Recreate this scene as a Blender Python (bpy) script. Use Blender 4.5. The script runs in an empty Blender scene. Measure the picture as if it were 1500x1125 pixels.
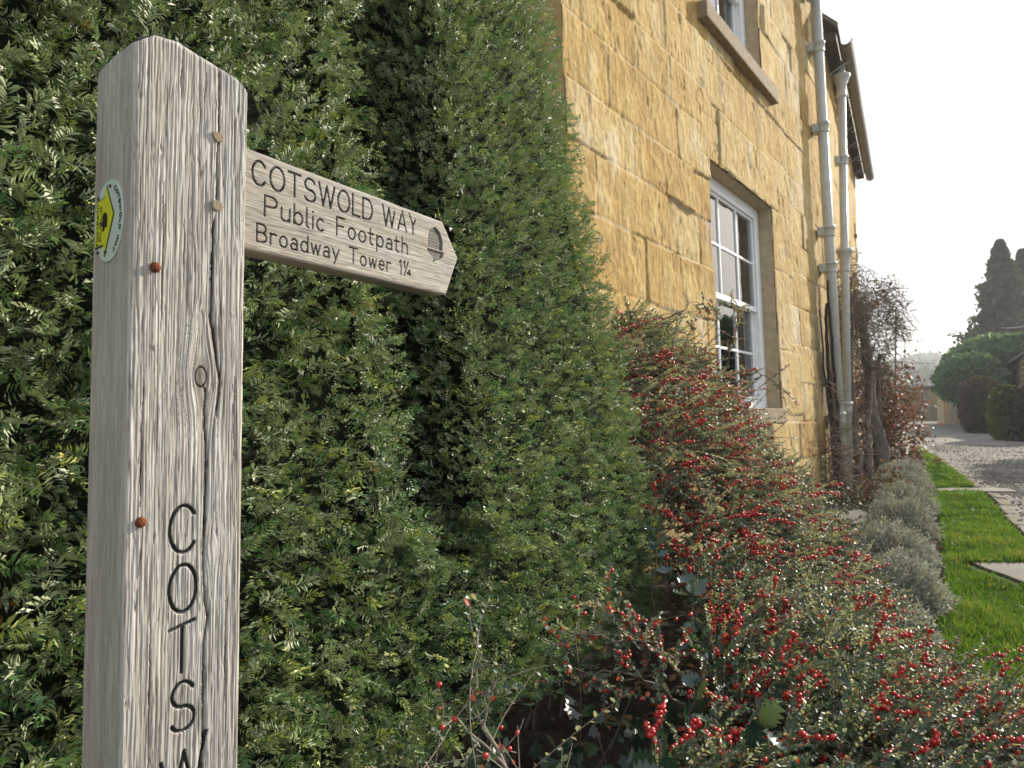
import bpy, math, random
import numpy as np
from mathutils import Matrix, Vector
random.seed(7)
rng = np.random.default_rng(11)
R = math.radians
scn = bpy.context.scene
COL = scn.collection
H = 1.25                                   # eye height above the lane

# ------------------------------------------------------------------ camera, sky, sun, exposure
cam_d = bpy.data.cameras.new('camera'); cam = bpy.data.objects.new('camera', cam_d); COL.objects.link(cam)
cam.location = (0, 0, H); cam.rotation_euler = (R(92.2), 0, 0)
cam_d.lens = 24; cam_d.sensor_width = 36; cam_d.clip_start = .02; cam_d.clip_end = 5000
cam_d.dof.use_dof = True; cam_d.dof.focus_distance = 1.12; cam_d.dof.aperture_fstop = 11.0
scn.camera = cam
SUN_AZ, SUN_EL = 55, 25                    # degrees clockwise from +Y, above the horizon
w = bpy.data.worlds.new('World'); scn.world = w; w.use_nodes = True
nt = w.node_tree; bg = nt.nodes['Background']
sky = nt.nodes.new('ShaderNodeTexSky'); sky.sky_type = 'NISHITA'; sky.sun_disc = False
sky.sun_elevation = R(SUN_EL); sky.sun_rotation = R(SUN_AZ); sky.air_density = 1.0; sky.dust_density = 2.0; sky.ozone_density = 1.0
mixs = nt.nodes.new('ShaderNodeMixRGB'); mixs.inputs[0].default_value = .78
nt.links.new(sky.outputs[0], mixs.inputs[1]); mixs.inputs[2].default_value = (4.6, 4.9, 5.25, 1)
nt.links.new(mixs.outputs[0], bg.inputs[0]); bg.inputs[1].default_value = .135
sd = bpy.data.lights.new('sun', 'SUN'); sd.energy = 5.0; sd.angle = R(.55); sd.color = (1, .91, .77)
sun = bpy.data.objects.new('sun', sd); COL.objects.link(sun)
sv = Vector((math.sin(R(SUN_AZ))*math.cos(R(SUN_EL)), math.cos(R(SUN_AZ))*math.cos(R(SUN_EL)), math.sin(R(SUN_EL))))
sun.rotation_euler = sv.to_track_quat('Z', 'Y').to_euler(); sun.location = (20, 10, 20)
scn.view_settings.view_transform = 'Standard'; scn.view_settings.look = 'None'
scn.view_settings.exposure = .86; scn.view_settings.gamma = 1

# ------------------------------------------------------------------ helpers
def d2(a): a = R(a); return np.array([math.sin(a), math.cos(a), 0]), np.array([math.cos(a), -math.sin(a), 0])
eP, nP = d2(38); eA, nA = d2(32.2); eH, nH = d2(37); eW, nW = d2(30.3)

def tag(o, label=None, cat=None, group=None, kind=None):
    if label: o['label'] = label
    if cat: o['category'] = cat
    if group: o['group'] = group
    if kind: o['kind'] = kind
    return o
def empty(name, loc=(0, 0, 0), rot=(0, 0, 0)):
    o = bpy.data.objects.new(name, None); COL.objects.link(o); o.location = loc; o.rotation_euler = rot
    o.empty_display_size = .1
    return o
def mk(name, V, Fs, mat, parent=None, smooth=True, attrs=None, mats=None):
    """one mesh object from numpy arrays; Fs = face array or list of face arrays"""
    if isinstance(Fs, np.ndarray): Fs = [Fs]
    Fs = [np.asarray(f, dtype=np.int32) for f in Fs if len(f)]
    me = bpy.data.meshes.new(name)
    V = np.ascontiguousarray(V, dtype=np.float32)
    me.vertices.add(len(V)); me.vertices.foreach_set('co', V.ravel())
    loops = np.concatenate([f.ravel() for f in Fs]); tot = np.concatenate([np.full(len(f), f.shape[1], np.int32) for f in Fs])
    me.loops.add(len(loops)); me.loops.foreach_set('vertex_index', loops)
    me.polygons.add(len(tot)); st = np.zeros(len(tot), np.int32); st[1:] = np.cumsum(tot)[:-1]
    me.polygons.foreach_set('loop_start', st)
    me.polygons.foreach_set('use_smooth', np.full(len(tot), smooth, bool))
    for k, a in (attrs or {}).items():
        at = me.attributes.new(k, 'FLOAT', 'POINT'); at.data.foreach_set('value', np.ascontiguousarray(a, dtype=np.float32).ravel())
    me.update(calc_edges=True); me.validate()
    if mat: me.materials.append(mat)
    o = bpy.data.objects.new(name, me); COL.objects.link(o)
    if parent: o.parent = parent
    return o
class MB:
    """collects boxes, tubes and prisms into ONE mesh"""
    def __init__(s): s.V = []; s.F = {}; s.n = 0
    def add(s, V, F):
        V = np.asarray(V, float); s.V.append(V)
        for f in F: s.F.setdefault(len(f), []).append([i+s.n for i in f])
        s.n += len(V)
    def box(s, x0, x1, y0, y1, z0, z1):
        s.add([(x0,y0,z0),(x1,y0,z0),(x1,y1,z0),(x0,y1,z0),(x0,y0,z1),(x1,y0,z1),(x1,y1,z1),(x0,y1,z1)],
              [(0,3,2,1),(4,5,6,7),(0,1,5,4),(1,2,6,5),(2,3,7,6),(3,0,4,7)])
    def prism(s, poly, a, b, axis=1):
        """poly in the two other axes, extruded along axis from a to b"""
        n = len(poly); V = []
        for d in (a, b):
            for p in poly:
                q = list(p); q.insert(axis, d); V.append(q)
        s.add(V, [tuple(range(n))[::-1], tuple(range(n, 2*n))]+[(i, (i+1) % n, n+(i+1) % n, n+i) for i in range(n)])
    def lathe(s, prof, c, n=16, axis='z'):
        V = []; 
        for (r, z) in prof:
            for k in range(n):
                a = 2*math.pi*k/n; p = (r*math.cos(a), r*math.sin(a), z)
                if axis == 'y': p = (r*math.cos(a), z, r*math.sin(a))
                V.append((p[0]+c[0], p[1]+c[1], p[2]+c[2]))
        m = len(prof)
        F = [(i*n+k, i*n+(k+1) % n, (i+1)*n+(k+1) % n, (i+1)*n+k) for i in range(m-1) for k in range(n)]
        F += [tuple(range(n))[::-1], tuple(range((m-1)*n, m*n))]
        s.add(V, F)
    def raw(s, V, F):
        s.V.append(V); s.F.setdefault(F.shape[1], []).extend((F+s.n).tolist()); s.n += len(V)
    def build(s, name, mat, parent=None, smooth=False, bevel=0):
        V = np.concatenate(s.V); Fs = [np.array(f) for f in s.F.values()]
        o = mk(name, V, Fs, mat, parent, smooth)
        if bevel:
            b = o.modifiers.new('bevel', 'BEVEL'); b.width = bevel; b.segments = 2; b.limit_method = 'ANGLE'
        return o

# value noise on a lattice of hashed values
_T = rng.random((512, 512)) * 2 - 1
def vn(x, y, seed=0):
    x = np.asarray(x, float)+seed*17.37; y = np.asarray(y, float)+seed*31.91
    xi = np.floor(x).astype(np.int64); yi = np.floor(y).astype(np.int64); fx = x-xi; fy = y-yi
    fx = fx*fx*fx*(fx*(fx*6-15)+10); fy = fy*fy*fy*(fy*(fy*6-15)+10)
    a = _T[xi & 511, yi & 511]; b = _T[(xi+1) & 511, yi & 511]; c = _T[xi & 511, (yi+1) & 511]; d = _T[(xi+1) & 511, (yi+1) & 511]
    return (a*(1-fx)+b*fx)*(1-fy)+(c*(1-fx)+d*fx)*fy
def fbm(x, y, seed=0, o=4):
    r = 0; am = 1; t = 0
    for k in range(o): r = r+am*vn(x*2**k, y*2**k, seed+k*5); t += am; am *= .5
    return r/t
def sst(a, b, x): t = np.clip((x-a)/(b-a), 0, 1); return t*t*(3-2*t)
def unit(v): return v/np.maximum(np.linalg.norm(v, axis=-1, keepdims=True), 1e-9)
def frames(d, up=None, roll=None):
    """rotation matrices whose x axis is d"""
    d = unit(d); n = len(d)
    if up is None: up = rng.normal(size=(n, 3))
    z = unit(up-(up*d).sum(1, keepdims=True)*d); y = np.cross(z, d)
    return np.stack([d, y, z], axis=2)
def scatter(tV, tF, Rm, T, S):
    """copies of a template: N x k vertices"""
    tV = np.asarray(tV, float); tF = np.asarray(tF)
    S = np.asarray(S, float)
    if S.ndim == 1: S = S[:, None]
    V = np.einsum('nij,nkj->nki', Rm, tV[None]*S[:, None, :])+T[:, None, :]
    N, k = len(T), len(tV)
    F = (tF[None]+(np.arange(N)*k)[:, None, None]).reshape(-1, tF.shape[1])
    return V.reshape(-1, 3), F
def tubes(P, rad, sides=4):
    """P: N x K x 3 paths, rad: N x K"""
    N, K, _ = P.shape
    d = np.gradient(P, axis=1); d = unit(d)
    ref = np.where(np.abs(d[..., 2:3]) > .9, np.array([1., 0, 0]), np.array([0., 0, 1]))
    u = unit(np.cross(d, ref)); v = np.cross(d, u)
    a = np.arange(sides)*2*math.pi/sides
    V = P[:, :, None, :]+rad[:, :, None, None]*(np.cos(a)[None, None, :, None]*u[:, :, None, :]+np.sin(a)[None, None, :, None]*v[:, :, None, :])
    idx = np.arange(N*K*sides).reshape(N, K, sides)
    A = idx[:, :-1]; B = idx[:, 1:]
    F = np.stack([A, np.roll(A, -1, 2), np.roll(B, -1, 2), B], -1).reshape(-1, 4)
    return V.reshape(-1, 3), F
def gridfaces(nr, nc):
    i = np.arange(nr*nc).reshape(nr, nc)
    return np.stack([i[:-1, :-1], i[:-1, 1:], i[1:, 1:], i[1:, :-1]], -1).reshape(-1, 4)
def wobble(p0, p1, n, amp, seed, freq=2.):
    t = np.linspace(0, 1, n); p0 = np.array(p0, float); p1 = np.array(p1, float)
    P = p0+(p1-p0)*t[:, None]
    for c in range(3): P[:, c] += amp*np.sin(t*math.pi)*fbm(t*freq+.37*c, np.full(n, .5+c), seed+c, 3)*1.6
    return P
def catmull(pts, n):
    pts = np.array(pts, float); m = len(pts); t = np.linspace(0, m-1, n); out = []
    for q in t:
        i = min(int(q), m-2); f = q-i
        p = [pts[max(i-1, 0)], pts[i], pts[i+1], pts[min(i+2, m-1)]]
        out.append(.5*((2*p[1])+(-p[0]+p[2])*f+(2*p[0]-5*p[1]+4*p[2]-p[3])*f*f+(-p[0]+3*p[1]-3*p[2]+p[3])*f**3))
    return np.array(out)
def lane_z(x, y):
    return .016*np.clip(y, 0, 42)+.03*np.clip(np.asarray(y, float)-60, 0, 1e9)*0

# ------------------------------------------------------------------ materials
def new_mat(name):
    m = bpy.data.materials.new(name); m.use_nodes = True
    return m, m.node_tree, m.node_tree.nodes['Principled BSDF']
def ramp(nt, src, stops):
    r = nt.nodes.new('ShaderNodeValToRGB'); e = r.color_ramp.elements
    while len(e) < len(stops): e.new(.5)
    for q, (p, c) in zip(e, stops): q.position = p; q.color = (*c, 1)
    nt.links.new(src, r.inputs[0]); return r.outputs[0]
def noise(nt, scale, detail=4, rough=.55, vec=None, coord='Object', sc=None):
    n = nt.nodes.new('ShaderNodeTexNoise'); n.inputs['Scale'].default_value = scale; n.inputs['Detail'].default_value = detail; n.inputs['Roughness'].default_value = rough
    if vec is None:
        tc = nt.nodes.new('ShaderNodeTexCoord'); vec = tc.outputs[coord]
    if sc:
        mp = nt.nodes.new('ShaderNodeMapping'); mp.inputs['Scale'].default_value = sc; nt.links.new(vec, mp.inputs[0]); vec = mp.outputs[0]
    nt.links.new(vec, n.inputs['Vector']); return n.outputs['Fac']
def attr(nt, name):
    a = nt.nodes.new('ShaderNodeAttribute'); a.attribute_name = name; return a.outputs['Fac']
def mixc(nt, f, a, b, mode='MIX'):
    m = nt.nodes.new('ShaderNodeMixRGB'); m.blend_type = mode
    for i, v in enumerate((f, a, b)):
        if isinstance(v, (int, float)): m.inputs[i].default_value = v
        elif isinstance(v, tuple): m.inputs[i].default_value = (*v, 1)
        else: nt.links.new(v, m.inputs[i])
    return m.outputs[0]
def bump(nt, bsdf, h, strength=.4, dist=.01):
    b = nt.nodes.new('ShaderNodeBump'); b.inputs['Strength'].default_value = strength; b.inputs['Distance'].default_value = dist
    nt.links.new(h, b.inputs['Height']); nt.links.new(b.outputs[0], bsdf.inputs['Normal'])
def leaf_mat(name, stops, rough=.42, trans=.3, spec=.5, under=None, tcol=None):
    m, nt, b = new_mat(name)
    c = ramp(nt, attr(nt, 'tint'), stops)
    if under:
        g = nt.nodes.new('ShaderNodeNewGeometry'); c = mixc(nt, g.outputs['Backfacing'], c, under)
    nt.links.new(c, b.inputs['Base Color']); b.inputs['Roughness'].default_value = rough
    b.inputs['Specular IOR Level'].default_value = spec
    if trans:
        t = nt.nodes.new('ShaderNodeBsdfTranslucent'); mx = nt.nodes.new('ShaderNodeMixShader'); mx.inputs[0].default_value = trans
        nt.links.new(mixc(nt, 1.0, c, tcol or (1.3, 1.25, .6), 'MULTIPLY'), t.inputs[0])
        out = nt.nodes['Material Output']
        nt.links.new(b.outputs[0], mx.inputs[1]); nt.links.new(t.outputs[0], mx.inputs[2]); nt.links.new(mx.outputs[0], out.inputs[0])
    return m
def plain(name, col, rough=.6, var=.25, scale=30, bs=.2, spec=.4, metal=0, col2=None, coord='Object'):
    m, nt, b = new_mat(name)
    n = noise(nt, scale, 5, .6, coord=coord)
    c2 = col2 or tuple(x*(1-var) for x in col)
    nt.links.new(ramp(nt, n, [(.3, c2), (.7, col)]), b.inputs['Base Color'])
    b.inputs['Roughness'].default_value = rough; b.inputs['Specular IOR Level'].default_value = spec; b.inputs['Metallic'].default_value = metal
    if bs: bump(nt, b, n, bs, .004)
    return m

def wood_mat(name, stops, tintc, along):
    m, nt, b = new_mat(name)
    c = ramp(nt, attr(nt, 'grain'), stops)
    big = noise(nt, 14, 4, .6, sc=along)
    fine = noise(nt, 260, 5, .7, sc=along)
    c = mixc(nt, ramp(nt, big, [(.38, (0, 0, 0)), (.72, (.75, .75, .75))]), c, mixc(nt, 1.0, c, tintc, 'MULTIPLY'))
    c = mixc(nt, .8, c, ramp(nt, fine, [(.3, (.66, .65, .64)), (.7, (1.18, 1.18, 1.18))]), 'MULTIPLY')
    nt.links.new(c, b.inputs['Base Color']); b.inputs['Roughness'].default_value = .78; b.inputs['Specular IOR Level'].default_value = .25
    bump(nt, b, fine, .35, .0008)
    return m
W_ST = [(0, (.035, .029, .024)), (.28, (.13, .116, .10)), (.52, (.295, .275, .25)), (.75, (.44, .423, .395)), (1, (.65, .637, .61))]
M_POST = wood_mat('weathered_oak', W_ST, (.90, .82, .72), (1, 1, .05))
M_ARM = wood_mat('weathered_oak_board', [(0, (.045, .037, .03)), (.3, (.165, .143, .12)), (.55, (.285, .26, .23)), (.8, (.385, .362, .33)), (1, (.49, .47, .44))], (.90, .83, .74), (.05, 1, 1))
M_INK = plain('black_letter_paint', (.012, .012, .012), .6, .4, 200, .1)
M_ARMINK = plain('faded_letter_paint', (.03, .027, .024), .7, .5, 200, .2)
M_ACORN = plain('carved_acorn_wood', (.13, .12, .105), .8, .4, 300, .3)
M_RUST = plain('rusted_iron', (.24, .075, .03), .8, .7, 420, .8, .2)
M_SCREW = plain('tarnished_screw', (.07, .045, .03), .6, .5, 300, .2, .4)
M_PEG = plain('pale_oak_peg', (.36, .30, .215), .85, .45, 700, .7, .2)
M_DISC = plain('weathered_white_plastic', (.52, .60, .53), .45, .12, 60, 0)
M_YEL = plain('yellow_print', (.62, .62, .03), .5, .15, 60, 0)
M_BLK = plain('black_print', (.012, .014, .01), .5, .2, 60, 0)

# ------------------------------------------------------------------ stroke lettering (router-cut letters)
def arc(cx, cy, rx, ry, a0, a1, n=14): return [(cx+rx*math.cos(R(a0+(a1-a0)*i/n)), cy+ry*math.sin(R(a0+(a1-a0)*i/n))) for i in range(n+1)]
G = {
 'C': (.6, [arc(.31,.5,.31,.5,38,322,22)]), 'O': (.66, [arc(.33,.5,.33,.5,0,360,26)]), 'T': (.6, [[(0,1),(.6,1)],[(.3,1),(.3,0)]]),
 'S': (.56, [arc(.28,.745,.26,.255,25,265)+arc(.28,.25,.28,.25,85,-155)]), 'W': (.84, [[(0,1),(.22,0),(.42,.93),(.62,0),(.84,1)]]),
 'L': (.42, [[(0,1),(0,0),(.42,0)]]), 'D': (.58, [[(0,0),(0,1),(.22,1)]+arc(.24,.5,.34,.5,90,-90)+[(0,0)]]),
 'A': (.6, [[(0,0),(.3,1),(.6,0)],[(.1,.32),(.5,.32)]]), 'Y': (.56, [[(0,1),(.28,.45),(.56,1)],[(.28,.45),(.28,0)]]),
 'P': (.56, [[(0,0),(0,1),(.28,1)]+arc(.3,.74,.26,.26,90,-90)+[(0,.48)]]), 'F': (.45, [[(0,0),(0,1),(.45,1)],[(0,.54),(.38,.54)]]),
 'B': (.52, [[(0,0),(0,1),(.26,1)]+arc(.26,.76,.22,.24,90,-90)+[(0,.52)],[(.26,.52)]+arc(.26,.26,.26,.26,90,-90)+[(0,0)]]),
 'u': (.4, [[(0,.64),(0,.2)]+arc(.2,.2,.2,.2,180,350)+[(.4,.3)],[(.4,.64),(.4,0)]]), 'b': (.42, [[(0,1),(0,0)],arc(.21,.31,.21,.31,0,360,20)]),
 'l': (.1, [[(0,1),(0,.1),(.1,0)]]), 'i': (.0, [[(0,.62),(0,0)],[(0,.87),(0,.9)]]), 'c': (.37, [arc(.2,.31,.2,.31,48,312)]),
 'o': (.42, [arc(.21,.31,.21,.31,0,360,20)]), 't': (.28, [[(.08,.9),(.08,.12),(.18,0),(.26,0)],[(-.06,.62),(.28,.62)]]),
 'p': (.42, [[(0,.64),(0,-.3)],arc(.21,.31,.21,.31,0,360,20)]),
 'a': (.38, [arc(.2,.44,.17,.19,150,0)+[(.37,0)],arc(.185,.18,.185,.18,0,360,18)]), 'h': (.38, [[(0,1),(0,0)],arc(.19,.4,.19,.22,180,0)+[(.38,0)]]),
 'r': (.3, [[(0,.64),(0,0)],arc(.19,.4,.19,.22,180,50)]), 'd': (.42, [[(.42,1),(.42,0)],arc(.21,.31,.21,.31,0,360,20)]),
 'w': (.56, [[(0,.62),(.14,0),(.28,.58),(.42,0),(.56,.62)]]), 'y': (.42, [[(0,.62),(.21,.02)],[(.42,.62),(.12,-.3)]]),
 'e': (.4, [[(0,.33),(.4,.33)]+arc(.2,.31,.2,.31,4,310,18)]), '1': (.16, [[(0,.82),(.16,1),(.16,0)]]),
 '@': (.62, [[(0,.86),(.1,1),(.1,.52)],[(.06,-.02),(.40,1.0)],[(.52,.08),(.52,.44),(.32,.16),(.62,.16)]]),
 'U': (.56, [[(0,1),(0,.28)]+arc(.28,.28,.28,.28,180,360)+[(.56,1)]]), 'I': (.0, [[(0,0),(0,1)]]), 'H': (.52, [[(0,0),(0,1)],[(.52,0),(.52,1)],[(0,.52),(.52,.52)]]), ' ': (.28, [])}
def text_lines(txt, gap=.22):
    out = []; x = 0
    for ch in txt:
        wd, ls = G[ch]
        for l in ls: out.append([(x+a, b) for a, b in l])
        x += wd+gap
    return out, x-gap
def fit_text(txt, x0, x1, base, cap, gap=.22):
    ls, wd = text_lines(txt, gap); k = (x1-x0)/wd
    return [[(x0+a*k, base+b*cap) for a, b in l] for l in ls]
def seg_dist(X, Y, lines):
    D = np.full(X.shape, 9., np.float32)
    for l in lines:
        for (ax, ay), (bx, by) in zip(l[:-1], l[1:]):
            m = .004
            j = np.where((X[0] > min(ax, bx)-m) & (X[0] < max(ax, bx)+m))[0]; i = np.where((Y[:, 0] > min(ay, by)-m) & (Y[:, 0] < max(ay, by)+m))[0]
            if not len(i) or not len(j): continue
            sl = (slice(i[0], i[-1]+1), slice(j[0], j[-1]+1))
            x = X[sl]; y = Y[sl]; dx, dy = bx-ax, by-ay; L = dx*dx+dy*dy+1e-14
            t = np.clip(((x-ax)*dx+(y-ay)*dy)/L, 0, 1)
            D[sl] = np.minimum(D[sl], np.hypot(x-ax-t*dx, y-ay-t*dy))
    return D

# ------------------------------------------------------------------ the finger post
def split_mk(V, F, mask, attrs, name_a, mat_a, name_b, mat_b, parent):
    """faces with mask go into object b, the rest into a; b is returned second"""
    out = []
    for nm, mt, sel in ((name_a, mat_a, ~mask), (name_b, mat_b, mask)):
        f = F[sel]; u, inv = np.unique(f, return_inverse=True)
        out.append(mk(nm, V[u], inv.reshape(f.shape), mt, parent, True, {k: a[u] for k, a in attrs.items()}))
    return out
PW, PT = .122, .0877
post_root = empty('wooden_signpost', (-.373, .662, 0), (0, 0, R(52)))
tag(post_root, 'weathered grey oak footpath signpost with one pointing arm, standing in front of the yew hedge', 'signpost')

def build_post():
    TA = np.array([-.01, 0, .0175, .0416, .0634, .0863, .1104, .117, .13]); TZ = np.array([1.616, 1.619, 1.6315, 1.634, 1.6295, 1.6253, 1.621, 1.6165, 1.611])
    ztop = lambda a, y: np.interp(a, TA, TZ)+.0025*np.sin(np.clip(y/PT, 0, 1)*math.pi)-.005*np.clip(y/PT, 0, 1)
    p = np.arange(0, 2*PT+PW+.0003, .00052); nc = len(p)
    zt = np.concatenate([[0, .45, .78], np.linspace(.80, 1, 960)*1.0]); nr = len(zt)
    # face, in-face coordinate
    fl = p < PT; fr = p > PT+PW; ff = ~(fl | fr)
    bx = np.where(fl, 0, np.where(fr, PW, p-PT)); by = np.where(fl, PT-p, np.where(fr, p-PT-PW, 0))
    nx = np.where(fl, -1., np.where(fr, 1., 0.)); ny = np.where(ff, -1., 0.)
    Z = np.zeros((nr, nc)); top = ztop(bx, by)
    for i, t in enumerate(zt): Z[i] = t if t < .8 else .8+(t-.8)/.2*(top-.8)
    A = np.broadcast_to((p-PT)[None], Z.shape)          # front coordinate a (negative on the left face)
    # grain flow round the knots
    W = A+.0028*fbm(Z*1.9, A*6, 3, 2)+.0005*vn(Z*17, A*70, 5)
    for (ka, kz, sa, sz, st) in ((.0726, 1.2852, .017, .036, .85), (.0892, 1.1055, .010, .022, .8), (.061, 1.565, .006, .012, .7)):
        rr = ((A-ka)/sa)**2+((Z-kz)/sz)**2
        W = W-(A-ka)*st*np.exp(-rr)
    kr = np.sqrt(((A-.0726)/.0062)**2+((Z-1.2852)/.0105)**2)
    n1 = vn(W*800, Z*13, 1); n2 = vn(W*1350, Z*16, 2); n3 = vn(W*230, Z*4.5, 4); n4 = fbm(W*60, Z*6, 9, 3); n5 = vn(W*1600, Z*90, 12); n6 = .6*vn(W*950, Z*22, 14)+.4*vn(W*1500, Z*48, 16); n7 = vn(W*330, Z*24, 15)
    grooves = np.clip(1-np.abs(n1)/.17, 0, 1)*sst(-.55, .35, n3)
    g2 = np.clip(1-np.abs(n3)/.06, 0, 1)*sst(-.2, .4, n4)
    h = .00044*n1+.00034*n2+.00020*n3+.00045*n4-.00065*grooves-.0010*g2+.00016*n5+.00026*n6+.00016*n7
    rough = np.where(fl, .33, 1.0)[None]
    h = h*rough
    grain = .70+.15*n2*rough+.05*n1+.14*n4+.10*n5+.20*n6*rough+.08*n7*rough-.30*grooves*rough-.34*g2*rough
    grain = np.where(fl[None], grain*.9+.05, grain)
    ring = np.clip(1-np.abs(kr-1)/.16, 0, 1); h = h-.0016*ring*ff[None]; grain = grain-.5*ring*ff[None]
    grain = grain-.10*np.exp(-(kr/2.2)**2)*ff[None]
    # drying cracks
    def crack(pts, hw, dep, taper=.03):
        nonlocal h, grain
        pts = sorted(pts, key=lambda q: q[1]); zs = np.array([q[1] for q in pts]); as_ = np.array([q[0] for q in pts])
        a = np.interp(Z, zs, as_)+.0007*vn(Z*60, Z*0+2, 6)+.0004*vn(Z*190, Z*0+2, 8)
        w = hw*sst(zs[0], zs[0]+taper, Z)*sst(zs[-1], zs[-1]-taper, Z)*(1+.3*vn(Z*25, Z*0, 7))
        q = np.abs(A-a)/np.maximum(w, 1e-6)
        k = np.sqrt(np.clip(1-q*q, 0, 1))*(w > .0001)*ff[None]
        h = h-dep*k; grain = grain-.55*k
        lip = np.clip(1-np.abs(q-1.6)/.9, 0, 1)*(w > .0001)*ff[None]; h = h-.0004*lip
    crack([(.0868, 1.4646), (.084, 1.449), (.0833, 1.3971), (.0835, 1.3456), (.0887, 1.3093), (.0946, 1.2801), (.0912, 1.2507), (.09, 1.2346)], .0017, .008, .02)
    crack([(.0745, 1.280), (.0787, 1.2680), (.0776, 1.2507), (.0798, 1.2145), (.0807, 1.1641), (.0797, 1.1356), (.079, 1.0929), (.0815, 1.0569), (.0845, 1.0313), (.0806, 1.0004), (.0815, .93), (.0821, .80)], .0017, .008, .012)
    crack([(.0871, 1.626), (.0885, 1.5565), (.0870, 1.53), (.0872, 1.47)], .00125, .006, .012)
    crack([(.0466, 1.6235), (.0464, 1.5672)], .0009, .004, .02); crack([(.0726, 1.617), (.0733, 1.5798)], .0007, .0035, .02)
    crack([(.0150, 1.30), (.0139, 1.1837), (.0141, 1.1437)], .0008, .0035, .05)
    crack([(.030, 1.50), (.0315, 1.40), (.031, 1.33)], .0006, .0025, .05); crack([(.052, 1.46), (.0535, 1.36)], .0005, .002, .04); crack([(.110, 1.30), (.112, 1.18)], .0006, .0025, .04)
    crack([(.026, 1.06), (.0262, .95), (.027, .84)], .0006, .0025, .05); crack([(.104, 1.06), (.1055, .92)], .0006, .0025, .05)
    # the cut letters run down the post
    L = []
    def put(ch, a0, a1, z0, z1, tilt=0, sl=0):
        wd, ls = G[ch]
        for l in ls:
            q = []
            for (x, y) in l:
                a = a0+(a1-a0)*x/wd; z = z0+(z1-z0)*y+tilt*(x/wd-.5)*(y if ch == 'T' else 1)
                q.append((a, z))
            L.append(q)
    put('C', .0435, .0705, 1.104, 1.1518); put('O', .0440, .0718, 1.0434, 1.0915)
    put('T', .0452, .0708, .9828, 1.0300, .006); put('S', .0480, .0720, .9232, .9722); put('W', .0390, .0850, .853, .906, .016)
    D = seg_dist(A, Z, L) if False else np.full(Z.shape, 9., np.float32)
    XA = A.copy()
    for l in L:
        for (ax, ay), (bx_, by_) in zip(l[:-1], l[1:]):
            j = np.where((A[0] > min(ax, bx_)-.004) & (A[0] < max(ax, bx_)+.004))[0]; i = np.where((Z[:, nc//2] > min(ay, by_)-.006) & (Z[:, nc//2] < max(ay, by_)+.006))[0]
            if not len(i): continue
            sl = (slice(i[0], i[-1]+1), slice(j[0], j[-1]+1)); x = A[sl]; y = Z[sl]; dx, dy = bx_-ax, by_-ay
            t = np.clip(((x-ax)*dx+(y-ay)*dy)/(dx*dx+dy*dy+1e-14), 0, 1); D[sl] = np.minimum(D[sl], np.hypot(x-ax-t*dx, y-ay-t*dy))
    hw = .00215; k = np.sqrt(np.clip(1-(D/hw)**2, 0, 1)); h = np.where(k > 0, h*.4, h)-.0026*k
    inked = D < hw*.97
    # corner and top rounding
    dl = np.abs(A); dr = np.abs(A-PW); rc = .0045*(1+.35*vn(Z*8, Z*0, 3))
    cut = np.clip(rc-np.minimum(dl, dr), 0, None)**2/(2*rc)
    X = bx[None]+nx[None]*h; Y = by[None]+ny[None]*h
    sgn = np.where(dl < dr, 1., -1.); X = X+sgn*cut*.8; Y = Y+cut*.8
    dt = np.clip(.006-(ztop(bx, by)[None]-Z), 0, None)**2/.012*1.6
    cx, cy = PW/2, PT/2
    X = X+(cx-X)*dt*16; Y = Y+(cy-Y)*dt*16
    V = np.stack([X, Y, Z], -1).reshape(-1, 3)
    F = gridfaces(nr, nc)
    fm = inked.reshape(-1)[F].sum(1) >= 3
    # top with open end grain
    ny_, nx_ = 110, 150
    ga, gy = np.meshgrid(np.linspace(.0043, PW-.0043, nx_), np.linspace(.0030, PT-.0030, ny_))
    e = np.minimum(np.minimum(ga-.0043, PW-.0043-ga), np.minimum(gy-.003, PT-.003-gy))
    gz = ztop(ga, gy)-.0012+.0006*np.abs(vn(ga*420, gy*420, 21))+.0010*fbm(ga*130, gy*130, 22, 3)-.0004*np.clip(1-e/.004, 0, 1)**2
    gg = .80+.22*vn(ga*420, gy*420, 21)+.2*vn(ga*900, gy*900, 23)
    n0 = len(V)
    Vc = np.stack([ga, gy, gz], -1).reshape(-1, 3)
    # back board closes the shell
    Vb = np.array([(0, PT, 0), (PW, PT, 0), (PW, PT, 1.60), (0, PT, 1.60)])
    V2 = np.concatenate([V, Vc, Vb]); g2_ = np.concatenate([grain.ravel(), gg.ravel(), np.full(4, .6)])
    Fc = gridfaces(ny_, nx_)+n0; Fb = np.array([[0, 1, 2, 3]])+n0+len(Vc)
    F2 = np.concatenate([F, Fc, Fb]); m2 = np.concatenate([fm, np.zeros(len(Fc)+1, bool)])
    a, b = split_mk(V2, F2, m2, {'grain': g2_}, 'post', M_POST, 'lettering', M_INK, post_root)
    b.parent = a
build_post()
# oak pegs, rusty nails
for (a, z, s) in ((.0866, 1.5462, 0), (.0868, 1.4708, 1)):
    m = MB(); n = 9; pr = []
    for k in range(n):
        t = 2*math.pi*k/n+.3+s; r = .0062*(1+.10*math.sin(3*t+s)); pr.append((a+r*1.06*math.cos(t), z+r*.93*math.sin(t)))
    m.prism(pr, -.0026, .012, 1); m.build('peg', M_PEG, post_root, bevel=.0006)
for (a, z) in ((.0232, 1.3931), (.0141, 1.1404)):
    m = MB(); m.lathe([(.0016, .003), (.0046, .0008), (.0054, -.0012), (.0050, -.0032), (.0032, -.0050), (.0008, -.0056)], (a, 0, z), 18, 'y')
    m.build('rusty_nail', M_RUST, post_root, True)
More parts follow.
